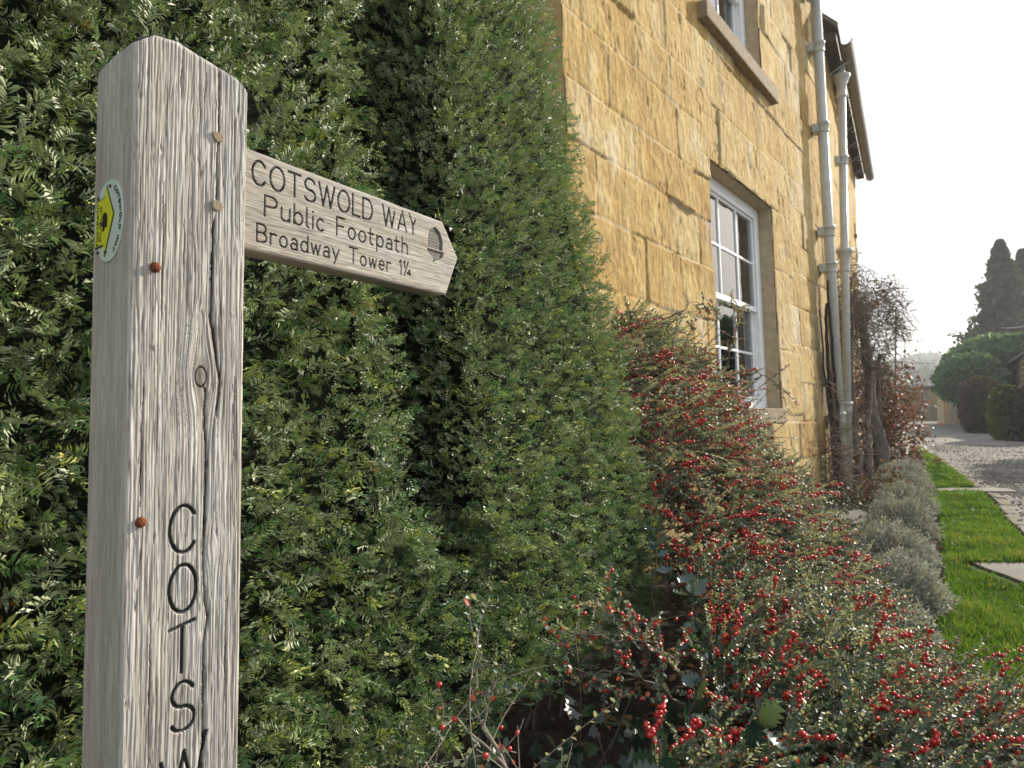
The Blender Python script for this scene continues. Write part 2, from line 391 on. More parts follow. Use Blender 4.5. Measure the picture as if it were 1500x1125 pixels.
# way-mark disc on the left-hand face
def build_disc():
    b0, z0, rb, rz = .049, 1.4436, .034, .0425
    n = 56; m = MB()
    m.prism([(b0+rb*math.cos(2*math.pi*k/n), z0+rz*math.sin(2*math.pi*k/n)) for k in range(n)], -.0016, .0, 0)
    d = m.build('waymark_disc', M_DISC, post_root, bevel=.0005)
    def flat(poly, name, mat, x): q = MB(); q.prism(poly, x-.0003, x+.0003, 0); return q.build(name, mat, d)
    ar = [(.0537, 1.4815), (.0345, 1.4486), (.0562, 1.4065), (.0575, 1.4190), (.0790, 1.4178), (.0765, 1.4672), (.0552, 1.4705)]
    cb = (.0585, 1.4440)
    flat(ar, 'arrow_outline', M_BLK, -.0018)
    flat([(cb[0]+(y-cb[0])*.92, cb[1]+(z-cb[1])*.94) for y, z in ar], 'arrow', M_YEL, -.0024)
    aco = [(.0500, 1.4515), (.0555, 1.4530), (.0590, 1.4500), (.0600, 1.4440), (.0625, 1.4405), (.0590, 1.4385), (.0585, 1.4335), (.0560, 1.4340), (.0545, 1.4375), (.0495, 1.4370), (.0480, 1.4440)]
    flat(aco, 'acorn_mark', M_BLK, -.0030)
    def strokes(lines, hw, x, name):
        q = MB()
        for l in lines:
            for (ay, az), (by, bz) in zip(l[:-1], l[1:]):
                dy, dz = by-ay, bz-az; L = math.hypot(dy, dz)+1e-9; py, pz = -dz/L*hw, dy/L*hw
                q.prism([(ay+py, az+pz), (ay-py, az-pz), (by-py, bz-pz), (by+py, bz+pz)], x-.0002, x+.0002, 0)
        q.build(name, M_BLK, d)
    for txt, yb, zlo, zhi in (('PUBLIC', .0668, 1.4245, 1.4610), ('FOOTPATH', .0738, 1.4205, 1.4635)):
        ls = fit_text(txt.upper().replace('a', 'A') if False else ''.join(c if c in G else 'O' for c in txt), zlo, zhi, 0, .0042)
        strokes([[(yb-.0042+y, z) for z, y in l] for l in ls], .00042, -.0028, 'lettering')
    rim = []
    ls, wd = text_lines('COTSWOLD WAY')
    for l in ls:
        q = []
        for (x, y) in l:
            t = R(62-124*x/wd); r = .80+.11*y
            q.append((b0-rb*r*math.cos(t), z0+rz*r*math.sin(t)))
        rim.append(q)
    strokes(rim, .00045, -.0019, 'lettering')
    for (y, z) in ((.0455, 1.4785), (.0720, 1.4135), (.0535, 1.4120), (.0735, 1.4705)):
        q = MB(); q.lathe([(.0020, .0002), (.0018, -.0008), (.0010, -.0014)], (0, 0, 0), 10, 'y'); o = q.build('screw', M_SCREW, d, True)
        o.rotation_euler = (0, 0, R(-90)); o.location = (-.0018, y, z)
build_disc()

def build_arm():
    s0, z0, z1, TH = .425, 1.4375, 1.5560, .040
    zs = np.arange(z0, z1+.0001, .0006); f = np.linspace(0, 1, 800)
    smax = np.interp(zs, [z0, 1.5043, z1], [.8786, .9105, .869])
    S = s0+(smax-s0)[:, None]*f[None]; Z = np.broadcast_to(zs[:, None], S.shape)
    Wz = Z+.0015*fbm(S*7, Z*20, 31, 3)
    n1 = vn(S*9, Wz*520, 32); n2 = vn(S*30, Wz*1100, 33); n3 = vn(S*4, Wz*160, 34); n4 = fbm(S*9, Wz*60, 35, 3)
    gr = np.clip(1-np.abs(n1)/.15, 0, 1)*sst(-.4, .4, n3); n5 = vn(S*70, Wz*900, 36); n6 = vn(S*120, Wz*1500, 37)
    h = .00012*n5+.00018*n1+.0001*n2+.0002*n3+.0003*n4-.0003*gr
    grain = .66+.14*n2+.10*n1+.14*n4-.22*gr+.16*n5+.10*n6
    L1 = fit_text('COTSWOLD WAY', .5075, .8040, 1.5165, .0290, .20)
    for l in L1:
        for i, (x, y) in enumerate(l): l[i] = (x, y+(x-.5075)*.011)
    L2 = fit_text('Public Footpath', .5255, .7825, 1.4822, .0245); L3 = fit_text('Broadway Tower 1@', .5150, .7905, 1.4495, .0212)
    for L in (L2, L3):
        for l in L:
            for i, (x, y) in enumerate(l): l[i] = (x, y+(x-.52)*.013)
    D = np.full(S.shape, 9., np.float32)
    for L, hw in ((L1, .00155), (L2, .0013), (L3, .0012)):
        for l in L:
            for (ax, ay), (bx, by) in zip(l[:-1], l[1:]):
                i = np.where((zs > min(ay, by)-.003) & (zs < max(ay, by)+.003))[0]; j = np.where((S[100] > min(ax, bx)-.005) & (S[100] < max(ax, bx)+.02))[0]; j = np.arange(max(j[0]-25, 0), j[-1]+1)
                sl = (slice(i[0], i[-1]+1), slice(j[0], j[-1]+1)); x = S[sl]; y = Z[sl]; dx, dy = bx-ax, by-ay
                t = np.clip(((x-ax)*dx+(y-ay)*dy)/(dx*dx+dy*dy+1e-14), 0, 1); D[sl] = np.minimum(D[sl], np.hypot(x-ax-t*dx, y-ay-t*dy)/hw)
    k = np.sqrt(np.clip(1-D*D, 0, 1)); h = np.where(k > 0, h*.5, h)-.0019*k
    ink = D < .98
    # acorn, cut as a sunk panel
    def inpoly(poly):
        r = np.zeros(S.shape, bool); n = len(poly)
        for i in range(n):
            (xa, ya), (xb, yb) = poly[i], poly[(i+1) % n]
            c = ((ya > Z) != (yb > Z)) & (S < (xb-xa)*(Z-ya)/(yb-ya+1e-12)+xa); r ^= c
        return r
    nut = [(.8312, 1.5072), (.8310, 1.5230), (.8345, 1.5330), (.8400, 1.5385), (.8478, 1.5415), (.8500, 1.5425), (.8525, 1.5412), (.8600, 1.5375), (.8655, 1.5310), (.8682, 1.5220), (.8680, 1.5072)]
    cup = [(.8285, 1.5050), (.8725, 1.5050), (.8690, 1.4975), (.8610, 1.4925), (.8525, 1.4905), (.8450, 1.4852), (.8425, 1.4866), (.8455, 1.4915), (.8370, 1.4955), (.8310, 1.5000)]
    inside = inpoly(nut) | inpoly(cup)
    h = np.where(inside, h-.0024, h)
    edge = np.minimum(np.minimum(Z-z0, z1-Z), (smax[:, None]-S)*.8+.0); Yv = -h+np.clip(.004-edge, 0, None)**2/.008
    V = np.stack([S, Yv, Z], -1).reshape(-1, 3); F = gridfaces(*S.shape)
    poly = [(s0, z0), (.8786, z0), (.9105, 1.5043), (.869, z1), (s0, z1)]
    e = .0006; V3 = []
    for y in (.0016, .012, TH-.003, TH):
        q = .0 if y < TH else .003
        for (s, z) in poly: V3.append((min(max(s, s0), s-q if s > .6 else s)-e*(s > .6), y, z+(q+e if z < 1.47 else -(q+e) if z > 1.53 else 0)))
    n0 = len(V); F3 = [[n0+5*r+i, n0+5*r+(i+1) % 5, n0+5*(r+1)+(i+1) % 5, n0+5*(r+1)+i] for r in range(3) for i in range(5)]
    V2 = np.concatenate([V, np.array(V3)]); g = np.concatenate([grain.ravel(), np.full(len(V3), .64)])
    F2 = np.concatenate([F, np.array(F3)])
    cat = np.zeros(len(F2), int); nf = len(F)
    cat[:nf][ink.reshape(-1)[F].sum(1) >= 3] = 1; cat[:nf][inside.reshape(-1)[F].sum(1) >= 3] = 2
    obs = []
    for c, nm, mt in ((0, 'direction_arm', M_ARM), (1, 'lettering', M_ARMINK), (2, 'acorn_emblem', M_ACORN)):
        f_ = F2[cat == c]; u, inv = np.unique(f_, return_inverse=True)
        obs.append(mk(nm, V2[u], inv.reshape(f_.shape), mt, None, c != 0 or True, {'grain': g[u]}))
    a = obs[0]; nb = -.68*nA
    Ma = Matrix.Translation((nb[0], nb[1], 0)) @ Matrix.Rotation(R(90-32.2), 4, 'Z')
    Mp = Matrix.Translation((-.373, .662, 0)) @ Matrix.Rotation(R(52), 4, 'Z')
    a.parent = post_root; a.matrix_basis = Mp.inverted() @ Ma
    for o in obs[1:]: o.parent = a
    # a back face
build_arm()

# ------------------------------------------------------------------ ground, lane, lawn
M_SOIL = plain('dark_soil', (.040, .031, .022), .95, .6, 25, .8, .1, coord='Object')
def gravel_mat():
    m, nt, b = new_mat('lane_gravel')
    n1 = noise(nt, 1.1, 5, .6); n2 = noise(nt, 55, 4, .7); n3 = noise(nt, 9, 4, .6)
    v = nt.nodes.new('ShaderNodeTexVoronoi'); v.inputs['Scale'].default_value = 52
    tc = nt.nodes.new('ShaderNodeTexCoord'); nt.links.new(tc.outputs['Object'], v.inputs['Vector'])
    c = ramp(nt, n1, [(.3, (.105, .097, .085)), (.5, (.155, .145, .13)), (.7, (.205, .193, .175))])
    c = mixc(nt, .75, c, ramp(nt, n2, [(.35, (.62, .61, .59)), (.65, (1.35, 1.33, 1.29))]), 'MULTIPLY')
    c = mixc(nt, .5, c, ramp(nt, v.outputs['Color'], [(.2, (.6, .6, .6)), (.8, (1.4, 1.38, 1.32))]), 'MULTIPLY')
    c = mixc(nt, ramp(nt, n3, [(.6, (0, 0, 0)), (.78, (.6, .6, .6))]), c, (.10, .095, .05))
    nt.links.new(c, b.inputs['Base Color']); b.inputs['Roughness'].default_value = .9; b.inputs['Specular IOR Level'].default_value = .2
    bump(nt, b, v.outputs['Distance'], .45, .012)
    return m
M_GRAVEL = gravel_mat()
def flag_mat():
    m, nt, b = new_mat('flagstone')
    n1 = noise(nt, 4, 6, .65); n2 = noise(nt, 45, 5, .7)
    c = ramp(nt, n1, [(.3, (.055, .050, .036)), (.55, (.098, .090, .068)), (.75, (.135, .127, .104))])
    c = mixc(nt, .6, c, ramp(nt, n2, [(.3, (.7, .7, .7)), (.7, (1.2, 1.2, 1.2))]), 'MULTIPLY')
    nt.links.new(c, b.inputs['Base Color']); b.inputs['Roughness'].default_value = .85; bump(nt, b, n2, .4, .006)
    return m
M_EARTH = plain('trodden_gravel_earth', (.24, .22, .18), .95, .4, 6, .4, .1, col2=(.15, .14, .09))
M_FLAG = flag_mat()
M_KERB = plain('mossy_edging_stone', (.19, .17, .13), .92, .5, 9, .5, .1, col2=(.085, .08, .045))
xs = np.concatenate([[-400, -200, -80, -30], np.linspace(-12, 40, 60), [60, 120, 250, 500]]); ys = np.concatenate([[-60, -20, -6], np.linspace(-2, 60, 70), [90, 150, 260, 420, 700]])
gx, gy = np.meshgrid(xs, ys); gz = lane_z(gx, gy)
g = mk('ground', np.stack([gx, gy, gz], -1).reshape(-1, 3), gridfaces(*gx.shape), M_EARTH); tag(g, kind='structure')

def strip(left, right, n, off, cols=2):
    """surface between two polylines that follows the rising lane"""
    Lc = catmull([(x, y, 0) for x, y in left], n); Rc = catmull([(x, y, 0) for x, y in right], n)
    t = np.linspace(0, 1, cols)
    P = Lc[:, None]*(1-t)[None, :, None]+Rc[:, None]*t[None, :, None]
    P[..., 2] = lane_z(P[..., 0], P[..., 1])+off
    return P
KERB = [(2.2, 1.5), (3.1, 3.2), (4.57, 6.1), (5.95, 8.5), (6.45, 9.6), (7.52, 11.6), (9.29, 15.3), (11.0, 18.6)]
KERB2 = KERB+[(14.6, 25), (19, 33), (23.0, 39.6)]
RIGHT = [(7.6, -1), (8.4, 2), (10, 6), (11.2, 10), (12.6, 14), (14.4, 18.6), (17.2, 24), (19.6, 28.8), (22.0, 33.4), (26.5, 39.6)]
P = strip([(1.6, -3), (2.0, 0)]+KERB2, [(7, -4)]+RIGHT, 120, .012, 24)
P[:, :, 2] += .03+.02*fbm(P[..., 0]*.7, P[..., 1]*.7, 3, 3)*np.clip(np.minimum(np.linspace(0, 1, 24), np.linspace(1, 0, 24))*6, 0, 1)
o = mk('gravel_lane', P.reshape(-1, 3), gridfaces(P.shape[0], P.shape[1]), M_GRAVEL); tag(o, kind='structure')
# dug bed between house, hedge and lawn
P = strip([(-3.2, -1.0), (-2.2, .6), (-.6, 2.4), (.6, 4.3), (2.2, 6.6), (4.0, 9.0), (6.2, 12.6), (8.4, 16.4)], [(-.75, -.55), (.1, .55), (1.25, 1.2), (1.98, 3.0), (2.87, 4.5), (4.23, 6.75), (5.53, 9.15), (9.6, 16.2)], 90, .018, 14); P[..., 2] += .02*fbm(P[..., 0]*4, P[..., 1]*4, 12, 3)
o = mk('garden_bed', P.reshape(-1, 3), gridfaces(P.shape[0], P.shape[1]), M_SOIL); tag(o, kind='structure')
# lawn: raised turf that ends in a cut edge along the bed
LAWN_L = [(1.38, 1.18), (1.98, 2.98), (2.88, 4.48), (4.24, 6.73), (5.54, 9.13), (7.8, 12.85), (9.6, 16.2)]
LAWN_R = [(2.1, 1.3), (3.0, 3.2), (3.92, 5.0), (4.42, 6.1), (5.80, 8.5), (7.38, 11.6), (9.2, 15.3)]
P = strip(LAWN_L, LAWN_R, 90, .05, 9); P[..., 2] += .012*fbm(P[..., 0]*3, P[..., 1]*3, 8, 3)
P2 = np.concatenate([P[:, :1]-[0, 0, .06], P, P[:, -1:]-[0, 0, .06]], 1)
M_TURF = plain('turf_soil', (.045, .075, .014), .95, .5, 40, .6, .1, col2=(.035, .04, .012))
o = mk('lawn', P2.reshape(-1, 3), gridfaces(P2.shape[0], P2.shape[1]), M_TURF); tag(o, kind='structure')
LAWN = P
M_GRASS = leaf_mat('grass_blades', [(0, (.038, .085, .012)), (.5, (.075, .155, .02)), (.85, (.12, .20, .03)), (1, (.22, .20, .08))], .5, .35, .3, tcol=(1.5, 1.5, .5))
def build_grass():
    n = 120000
    r = rng.random(n)**2.0; q = rng.random(n)
    K = LAWN.shape[0]; i = r*(K-1.001); i0 = i.astype(int); fi = (i-i0)[:, None]
    La = LAWN[i0, 0]*(1-fi)+LAWN[i0+1, 0]*fi; Ra = LAWN[i0, -1]*(1-fi)+LAWN[i0+1, -1]*fi
    T = La+(Ra-La)*(q*1.12-.06+.03*rng.normal(size=n))[:, None]
    # stepping flags stay bare
    flag = ((T[:, 1] > 4.42+.0*T[:, 0]) & (T[:, 1] < 5.02) & (T[:, 0] > 3.22)) | ((np.abs((T[:, 0]-5.9)*.9+(T[:, 1]-9.0)*.0) < .75) & (np.abs(T[:, 1]-9.05-.1*(T[:, 0]-6)) < .2))
    T = T[~flag]; n = len(T)
    patch = fbm(T[:, 0]*4, T[:, 1]*4, 5, 3)
    h = .026+.030*rng.random(n)**1.5+.035*np.clip(patch, -.6, 1); h *= 1+.05*T[:, 1]
    lean = rng.normal(size=(n, 3))*[.45, .45, 0]+[.0, .0, 1.0]
    t = np.linspace(0, 1, 3); bend = rng.normal(size=(n, 3))*[.25, .25, 0]
    Pm = T[:, None]+unit(lean)[:, None]*(h[:, None]*t)[..., None]+bend[:, None]*(h[:, None]*t**2)[..., None]
    w0 = (.0016+.0006*T[:, 1])*(.7+.6*rng.random(n))
    sd_ = unit(np.cross(lean, rng.normal(size=(n, 3))))
    V = np.stack([Pm[:, 0]-sd_*w0[:, None], Pm[:, 0]+sd_*w0[:, None], Pm[:, 1]+sd_*w0[:, None]*.8, Pm[:, 1]-sd_*w0[:, None]*.8, Pm[:, 2]], 1)
    b = np.arange(n)[:, None]*5
    Fq = b+np.array([[0, 1, 2, 3]]); Ft = b+np.array([[3, 2, 4]])
    tint = np.clip(.45+.55*patch+.22*rng.normal(size=n)+.3*fbm(T[:, 0]*1.3, T[:, 1]*1.3, 6, 2), 0, .93); tint[rng.random(n) < .05] = 1
    o = mk('grass', V.reshape(-1, 3), [Fq, Ft], M_GRASS, None, True, {'tint': np.repeat(tint, 5)}); tag(o, kind='stuff')
build_grass()

def slab(poly, z0, th, name, label, group=None, seed=0):
    """flagstone with a worn, uneven outline"""
    pts = []
    n = len(poly)
    for i in range(n):
        a = np.array(poly[i]); b = np.array(poly[(i+1) % n])
        for t in np.linspace(0, 1, 7)[:-1]:
            p = a+(b-a)*t; pts.append((p[0]+.012*vn(p[0]*9, p[1]*9, seed), p[1]+.012*vn(p[0]*9, p[1]*9, seed+3)))
    m = MB(); m.prism(pts, 0, th, 2)
    o = m.build(name, M_FLAG, None, bevel=.008); c = np.mean(poly, 0)
    for v in o.data.vertices: v.co.x -= c[0]; v.co.y -= c[1]
    o.location = (c[0], c[1], z0)
    return o
o = slab([(3.30, 4.46), (3.72, 4.44), (3.80, 5.02), (3.36, 5.04)], lane_z(0, 4.7)+.012, .055, 'flagstone', ''); tag(o, 'worn buff flagstone set in the near lawn, left of the moss-filled crack', 'flagstone', 'stepping flagstones in the lawn')
o = slab([(3.755, 4.44), (4.5, 4.40), (4.6, 5.0), (3.835, 5.02)], lane_z(0, 4.7)+.012, .05, 'flagstone', '', seed=5); tag(o, 'worn grey flagstone set in the near lawn, right of the moss-filled crack', 'flagstone', 'stepping flagstones in the lawn')
o = slab([(5.35, 8.95), (6.55, 8.85), (6.65, 9.25), (5.4, 9.3)], lane_z(0, 9)+.012, .05, 'flagstone', '', seed=9); tag(o, 'thin pale flagstone crossing the lawn further along the lane', 'flagstone', 'stepping flagstones in the lawn')
# stone edging between lawn and gravel
def kerb():
    C_ = catmull([(x, y, 0) for x, y in KERB], 400); d = np.concatenate([[0], np.cumsum(np.linalg.norm(np.diff(C_, axis=0), axis=1))])
    s = 1.2; k = 0
    while s < d[-1]-.8:
        L = .35+.5*rng.random(); a = np.array([np.interp(s, d, C_[:, c]) for c in (0, 1)]); b = np.array([np.interp(s+L-.02, d, C_[:, c]) for c in (0, 1)])
        t = (b-a)/np.linalg.norm(b-a); n = np.array([t[1], -t[0]]); wd = .10+.03*rng.random(); jit = .02*rng.normal()
        m = MB(); ln = np.linalg.norm(b-a); m.box(0, ln, -wd, 0, -.01, .040+.012*rng.random())
        o = m.build('edging_stone', M_KERB, None, bevel=.012)
        o.location = (a[0]+n[0]*jit, a[1]+n[1]*jit, lane_z(0, a[1])+.004); o.rotation_euler = (0, 0, math.atan2(t[1], t[0])+.02*rng.normal())
        tag(o, 'low buff edging stone in the row between lawn and gravel lane', 'edging stone', 'edging stones along the lawn')
        s += L; k += 1
kerb()

# ------------------------------------------------------------------ stone house
def stone_mat():
    m, nt, b = new_mat('cotswold_stone')
    c = ramp(nt, attr(nt, 'tone'), [(0, (.28, .175, .07)), (.28, (.43, .285, .10)), (.55, (.49, .355, .145)), (.8, (.51, .405, .215)), (1, (.55, .475, .32))])
    n1 = noise(nt, 3.2, 6, .65); n2 = noise(nt, 26, 6, .68); n3 = noise(nt, 110, 5, .7)
    c = mixc(nt, .7, c, ramp(nt, n1, [(.3, (.78, .72, .66)), (.6, (1.05, 1.03, .98)), (.8, (1.12, 1.15, 1.2))]), 'MULTIPLY')
    c = mixc(nt, .8, c, ramp(nt, n2, [(.28, (.66, .60, .52)), (.62, (1.08, 1.08, 1.08))]), 'MULTIPLY')
    c = mixc(nt, attr(nt, 'pit'), c, (.13, .075, .03))
    c = mixc(nt, attr(nt, 'mortar'), c, (.50, .43, .31))
    c = mixc(nt, attr(nt, 'stain_grey'), c, (.085, .08, .07))
    nt.links.new(c, b.inputs['Base Color']); b.inputs['Roughness'].default_value = .92; b.inputs['Specular IOR Level'].default_value = .15
    h = nt.nodes.new('ShaderNodeMath'); h.operation = 'ADD'; nt.links.new(n2, h.inputs[0]); nt.links.new(n3, h.inputs[1])
    bump(nt, b, h.outputs[0], .55, .008)
    return m
M_STONE = stone_mat()
M_DRESS = plain('dressed_stone', (.44, .35, .23), .9, .35, 16, .3, .15, col2=(.30, .235, .15))
M_SILL = plain('stone_sill', (.30, .24, .165), .9, .45, 22, .35, .15, col2=(.17, .13, .085))
M_WHITE = plain('white_gloss_paint', (.86, .87, .88), .35, .08, 12, .05)
M_PIPE = plain('grey_painted_iron', (.46, .47, .44), .34, .18, 9, .08, .5, col2=(.36, .365, .325))
M_GUT = plain('worn_gutter_paint', (.24, .22, .18), .55, .4, 14, .3, .4, col2=(.14, .12, .09))
M_SLATE = plain('stone_slates', (.17, .145, .115), .9, .4, 7, .4)
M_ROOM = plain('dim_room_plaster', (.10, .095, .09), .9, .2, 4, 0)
M_CURT = plain('pale_shutter', (.55, .53, .50), .7, .1, 6, 0)
M_TIMBER = plain('dark_eaves_timber', (.085, .065, .05), .85, .4, 20, .2)
def glass_mat():
    m = bpy.data.materials.new('window_glass'); m.use_nodes = True; nt = m.node_tree; nt.nodes.clear()
    out = nt.nodes.new('ShaderNodeOutputMaterial'); tr = nt.nodes.new('ShaderNodeBsdfTransparent'); gl = nt.nodes.new('ShaderNodeBsdfGlossy'); mx = nt.nodes.new('ShaderNodeMixShader'); fr = nt.nodes.new('ShaderNodeFresnel')
    tr.inputs[0].default_value = (.86, .88, .87, 1); gl.inputs['Roughness'].default_value = .015; gl.inputs[0].default_value = (.95, .96, .97, 1); fr.inputs[0].default_value = 1.75
    n = noise(nt, 2.2, 2, .4); bp = nt.nodes.new('ShaderNodeBump'); bp.inputs['Strength'].default_value = .05; bp.inputs['Distance'].default_value = .03
    nt.links.new(n, bp.inputs['Height']); nt.links.new(bp.outputs[0], gl.inputs['Normal'])
    nt.links.new(fr.outputs[0], mx.inputs[0]); nt.links.new(tr.outputs[0], mx.inputs[1]); nt.links.new(gl.outputs[0], mx.inputs[2]); nt.links.new(mx.outputs[0], out.inputs[0])
    return m
M_GLASS = glass_mat()

house = empty('stone_house', tuple(-2.0*nH), (R(-2.0), 0, R(53)))
tag(house, 'honey-coloured stone house with white sash windows and grey downpipes beside the lane', 'house')
S0, S1, ZT = 3.30, 10.22, 7.25
LOW = (5.60, 7.40, 1.27, 3.40); UP = (5.55, 7.28, 4.735, 6.55)
def masonry(W_, Hh, nx, nz, seed, s0=0, courses=None, special=None):
    """height field and colour fields of coursed rubble in metres"""
    r = np.random.default_rng(seed)
    s = np.linspace(s0, s0+W_, nx); z = np.linspace(-.1, Hh, nz); Sg, Zg = np.meshgrid(s, z)
    Sw = Sg+.016*fbm(Sg*2.2, Zg*2.2, seed, 3); Zw = Zg+.014*fbm(Sg*1.6, Zg*2.0, seed+1, 3)
    tone = np.zeros(Sg.shape); off = np.zeros(Sg.shape); joint = np.full(Sg.shape, 1.0)
    zz = -.15
    while zz < Hh+.5:
        ch = r.uniform(.30, .47); xx = s0-r.uniform(0, .6); row = (Zw >= zz) & (Zw < zz+ch)
        dz = np.minimum(Zw-zz, zz+ch-Zw)
        while xx < s0+W_+.3:
            bl = r.uniform(.55, 1.35); cell = row & (Sw >= xx) & (Sw < xx+bl)
            tone[cell] = np.clip(r.normal(.52, .15), .05, .95); off[cell] = r.normal(0, .0045)+r.normal()*.012*(Sw[cell]-xx-bl/2)
            d = np.minimum(dz, np.minimum(Sw-xx, xx+bl-Sw)); joint[cell] = d[cell]
            xx += bl
        zz += ch
    if special:
        for (a, b, c, d_, t, o_) in special:
            cell = (Sw >= a) & (Sw < b) & (Zw >= c) & (Zw < d_); tone[cell] = t; off[cell] = o_
            joint[cell] = np.minimum(np.minimum(Sw-a, b-Sw), np.minimum(Zw-c, d_-Zw))[cell]
    mort = sst(.012, .005, joint)*sst(-.1, .35, fbm(Sg*3.3, Zg*3.3, seed+7, 3)+.12)
    crk = sst(.010, .002, joint)*(1-mort)*sst(.0, .35, fbm(Sg*2.1, Zg*2.1, seed+17, 3)+.1)
    f1 = fbm(Sg*7, Zg*5, seed+2, 5); f2 = fbm(Sg*30, Zg*16, seed+3, 4); f3 = vn(Sg*85, Zg*50, seed+4)
    pitn = fbm(Sg*9, Zg*6, seed+5, 4)+.45*fbm(Sg*2, Zg*2, seed+6, 2); pit = sst(.48, .66, pitn)*.5
    tool = vn(Sg*46, Zg*7+Sg*5, seed+9)*sst(-.1, .5, fbm(Sg*1.5, Zg*1.5, seed+10, 2))
    strk = sst(.25, .55, vn(Sg*60, Zg*5, seed+21)*.6+.7*fbm(Sg*2.5, Zg*1.8, seed+22, 3)); flake = sst(.1, .3, fbm(Sg*5, Zg*2.6, seed+23, 4)); tool = tool+.9*flake
    h = off*1.3+.0085*f1+.0042*f2+.0014*f3+.0016*tool-.010*pit-.011*crk-.003*mort-.010*sst(.02, .0, joint)*(1-mort)*.6
    tone = np.clip(tone+.20*f1+.13*f2+.20*fbm(Sg*.9, Zg*.9, seed+11, 3)+.22*flake, 0, 1)
    return Sg, Zg, h, tone, np.clip(pit*.6+.55*crk+.30*strk, 0, .9), mort*.65
def wall_mesh(name, Sg, Zg, h, tone, pit, mort, stain_grey, holes, parent, reveal=.17):
    V = np.stack([Sg, -h, Zg], -1)
    s = Sg[0].copy(); z = Zg[:, 0].copy()
    keep = np.ones((len(z)-1, len(s)-1), bool); extraV = []; extraF = []; n0 = V.shape[0]*V.shape[1]
    for (a, b, c, d_) in holes:
        # snap the grid to the opening
        ia, ib = np.argmin(np.abs(s-a)), np.argmin(np.abs(s-b)); ja, jb = np.argmin(np.abs(z-c)), np.argmin(np.abs(z-d_))
        keep[ja:jb, ia:ib] = False
        V[:, ia, 0] += (a-s[ia])*((z > c-.05) & (z < d_+.05)); V[:, ib, 0] += (b-s[ib])*((z > c-.05) & (z < d_+.05))
    F = gridfaces(*Sg.shape).reshape(len(z)-1, len(s)-1, 4)[keep]
    o = mk(name, V.reshape(-1, 3), F, M_STONE, parent, True, {'tone': tone, 'pit': pit, 'mortar': mort, 'stain_grey': stain_grey})
    return o
Sg, Zg, h, tone, pit, mort = masonry(S1-S0, ZT, 700, 700, 41, S0, special=[(5.86, 7.62, 3.40, 3.92, .55, .012), (5.42, 5.86, 3.40, 3.78, .5, .0), (5.60, 7.4, 3.92, 4.30, .45, .004), (7.40, 8.15, 2.75, 3.4, .62, .004), (7.40, 7.95, 1.9, 2.75, .7, .003), (7.40, 8.3, 1.2, 1.9, .62, .004)])
stain_grey = .75*sst(.05, .45, fbm(Sg*4, Zg*.7, 61, 4)+.15)*sst(8.3, 9.3, Sg)*sst(4.2, 1.6, Zg)+.35*sst(.2, .6, fbm(Sg*6, Zg*.8, 62, 4))*sst(.9, .3, np.abs(Zg-4.3))
wall_mesh('front_wall', Sg, Zg, h, tone, pit, mort, np.clip(stain_grey, 0, .8), [LOW, UP], house)
# side wall that turns away from the lane, and the hidden rear shell
m = MB(); m.box(S0+.004, S0+.45, .012, 6.5, -.3, ZT); m.box(S0+.45, S1, .34, .42, -.3, 1.2)
def wall_attrs(o, tone=.35):
    n = len(o.data.vertices)
    for k, v in (('tone', tone), ('pit', 0), ('mortar', 0), ('stain_grey', .0)):
        a = o.data.attributes.new(k, 'FLOAT', 'POINT'); a.data.foreach_set('value', np.full(n, v, np.float32))
Sg2, Zg2, h2, t2, p2, m2 = masonry(6.5, ZT, 160, 220, 57, 0)
V = np.stack([np.full(Sg2.shape, S0)-h2*.8, Sg2, Zg2], -1)
mk('side_wall', V.reshape(-1, 3), gridfaces(*Sg2.shape)[:, ::-1], M_STONE, house, True, {'tone': t2*.7, 'pit': p2, 'mortar': m2, 'stain_grey': np.full(Sg2.shape, .25)})  # whole side set evenly darker and greyer than the front wall
m = MB(); m.box(S0+.05, S1+.1, 6.4, 6.5, -.2, ZT); o = m.build('rear_wall', M_STONE, house); wall_attrs(o)

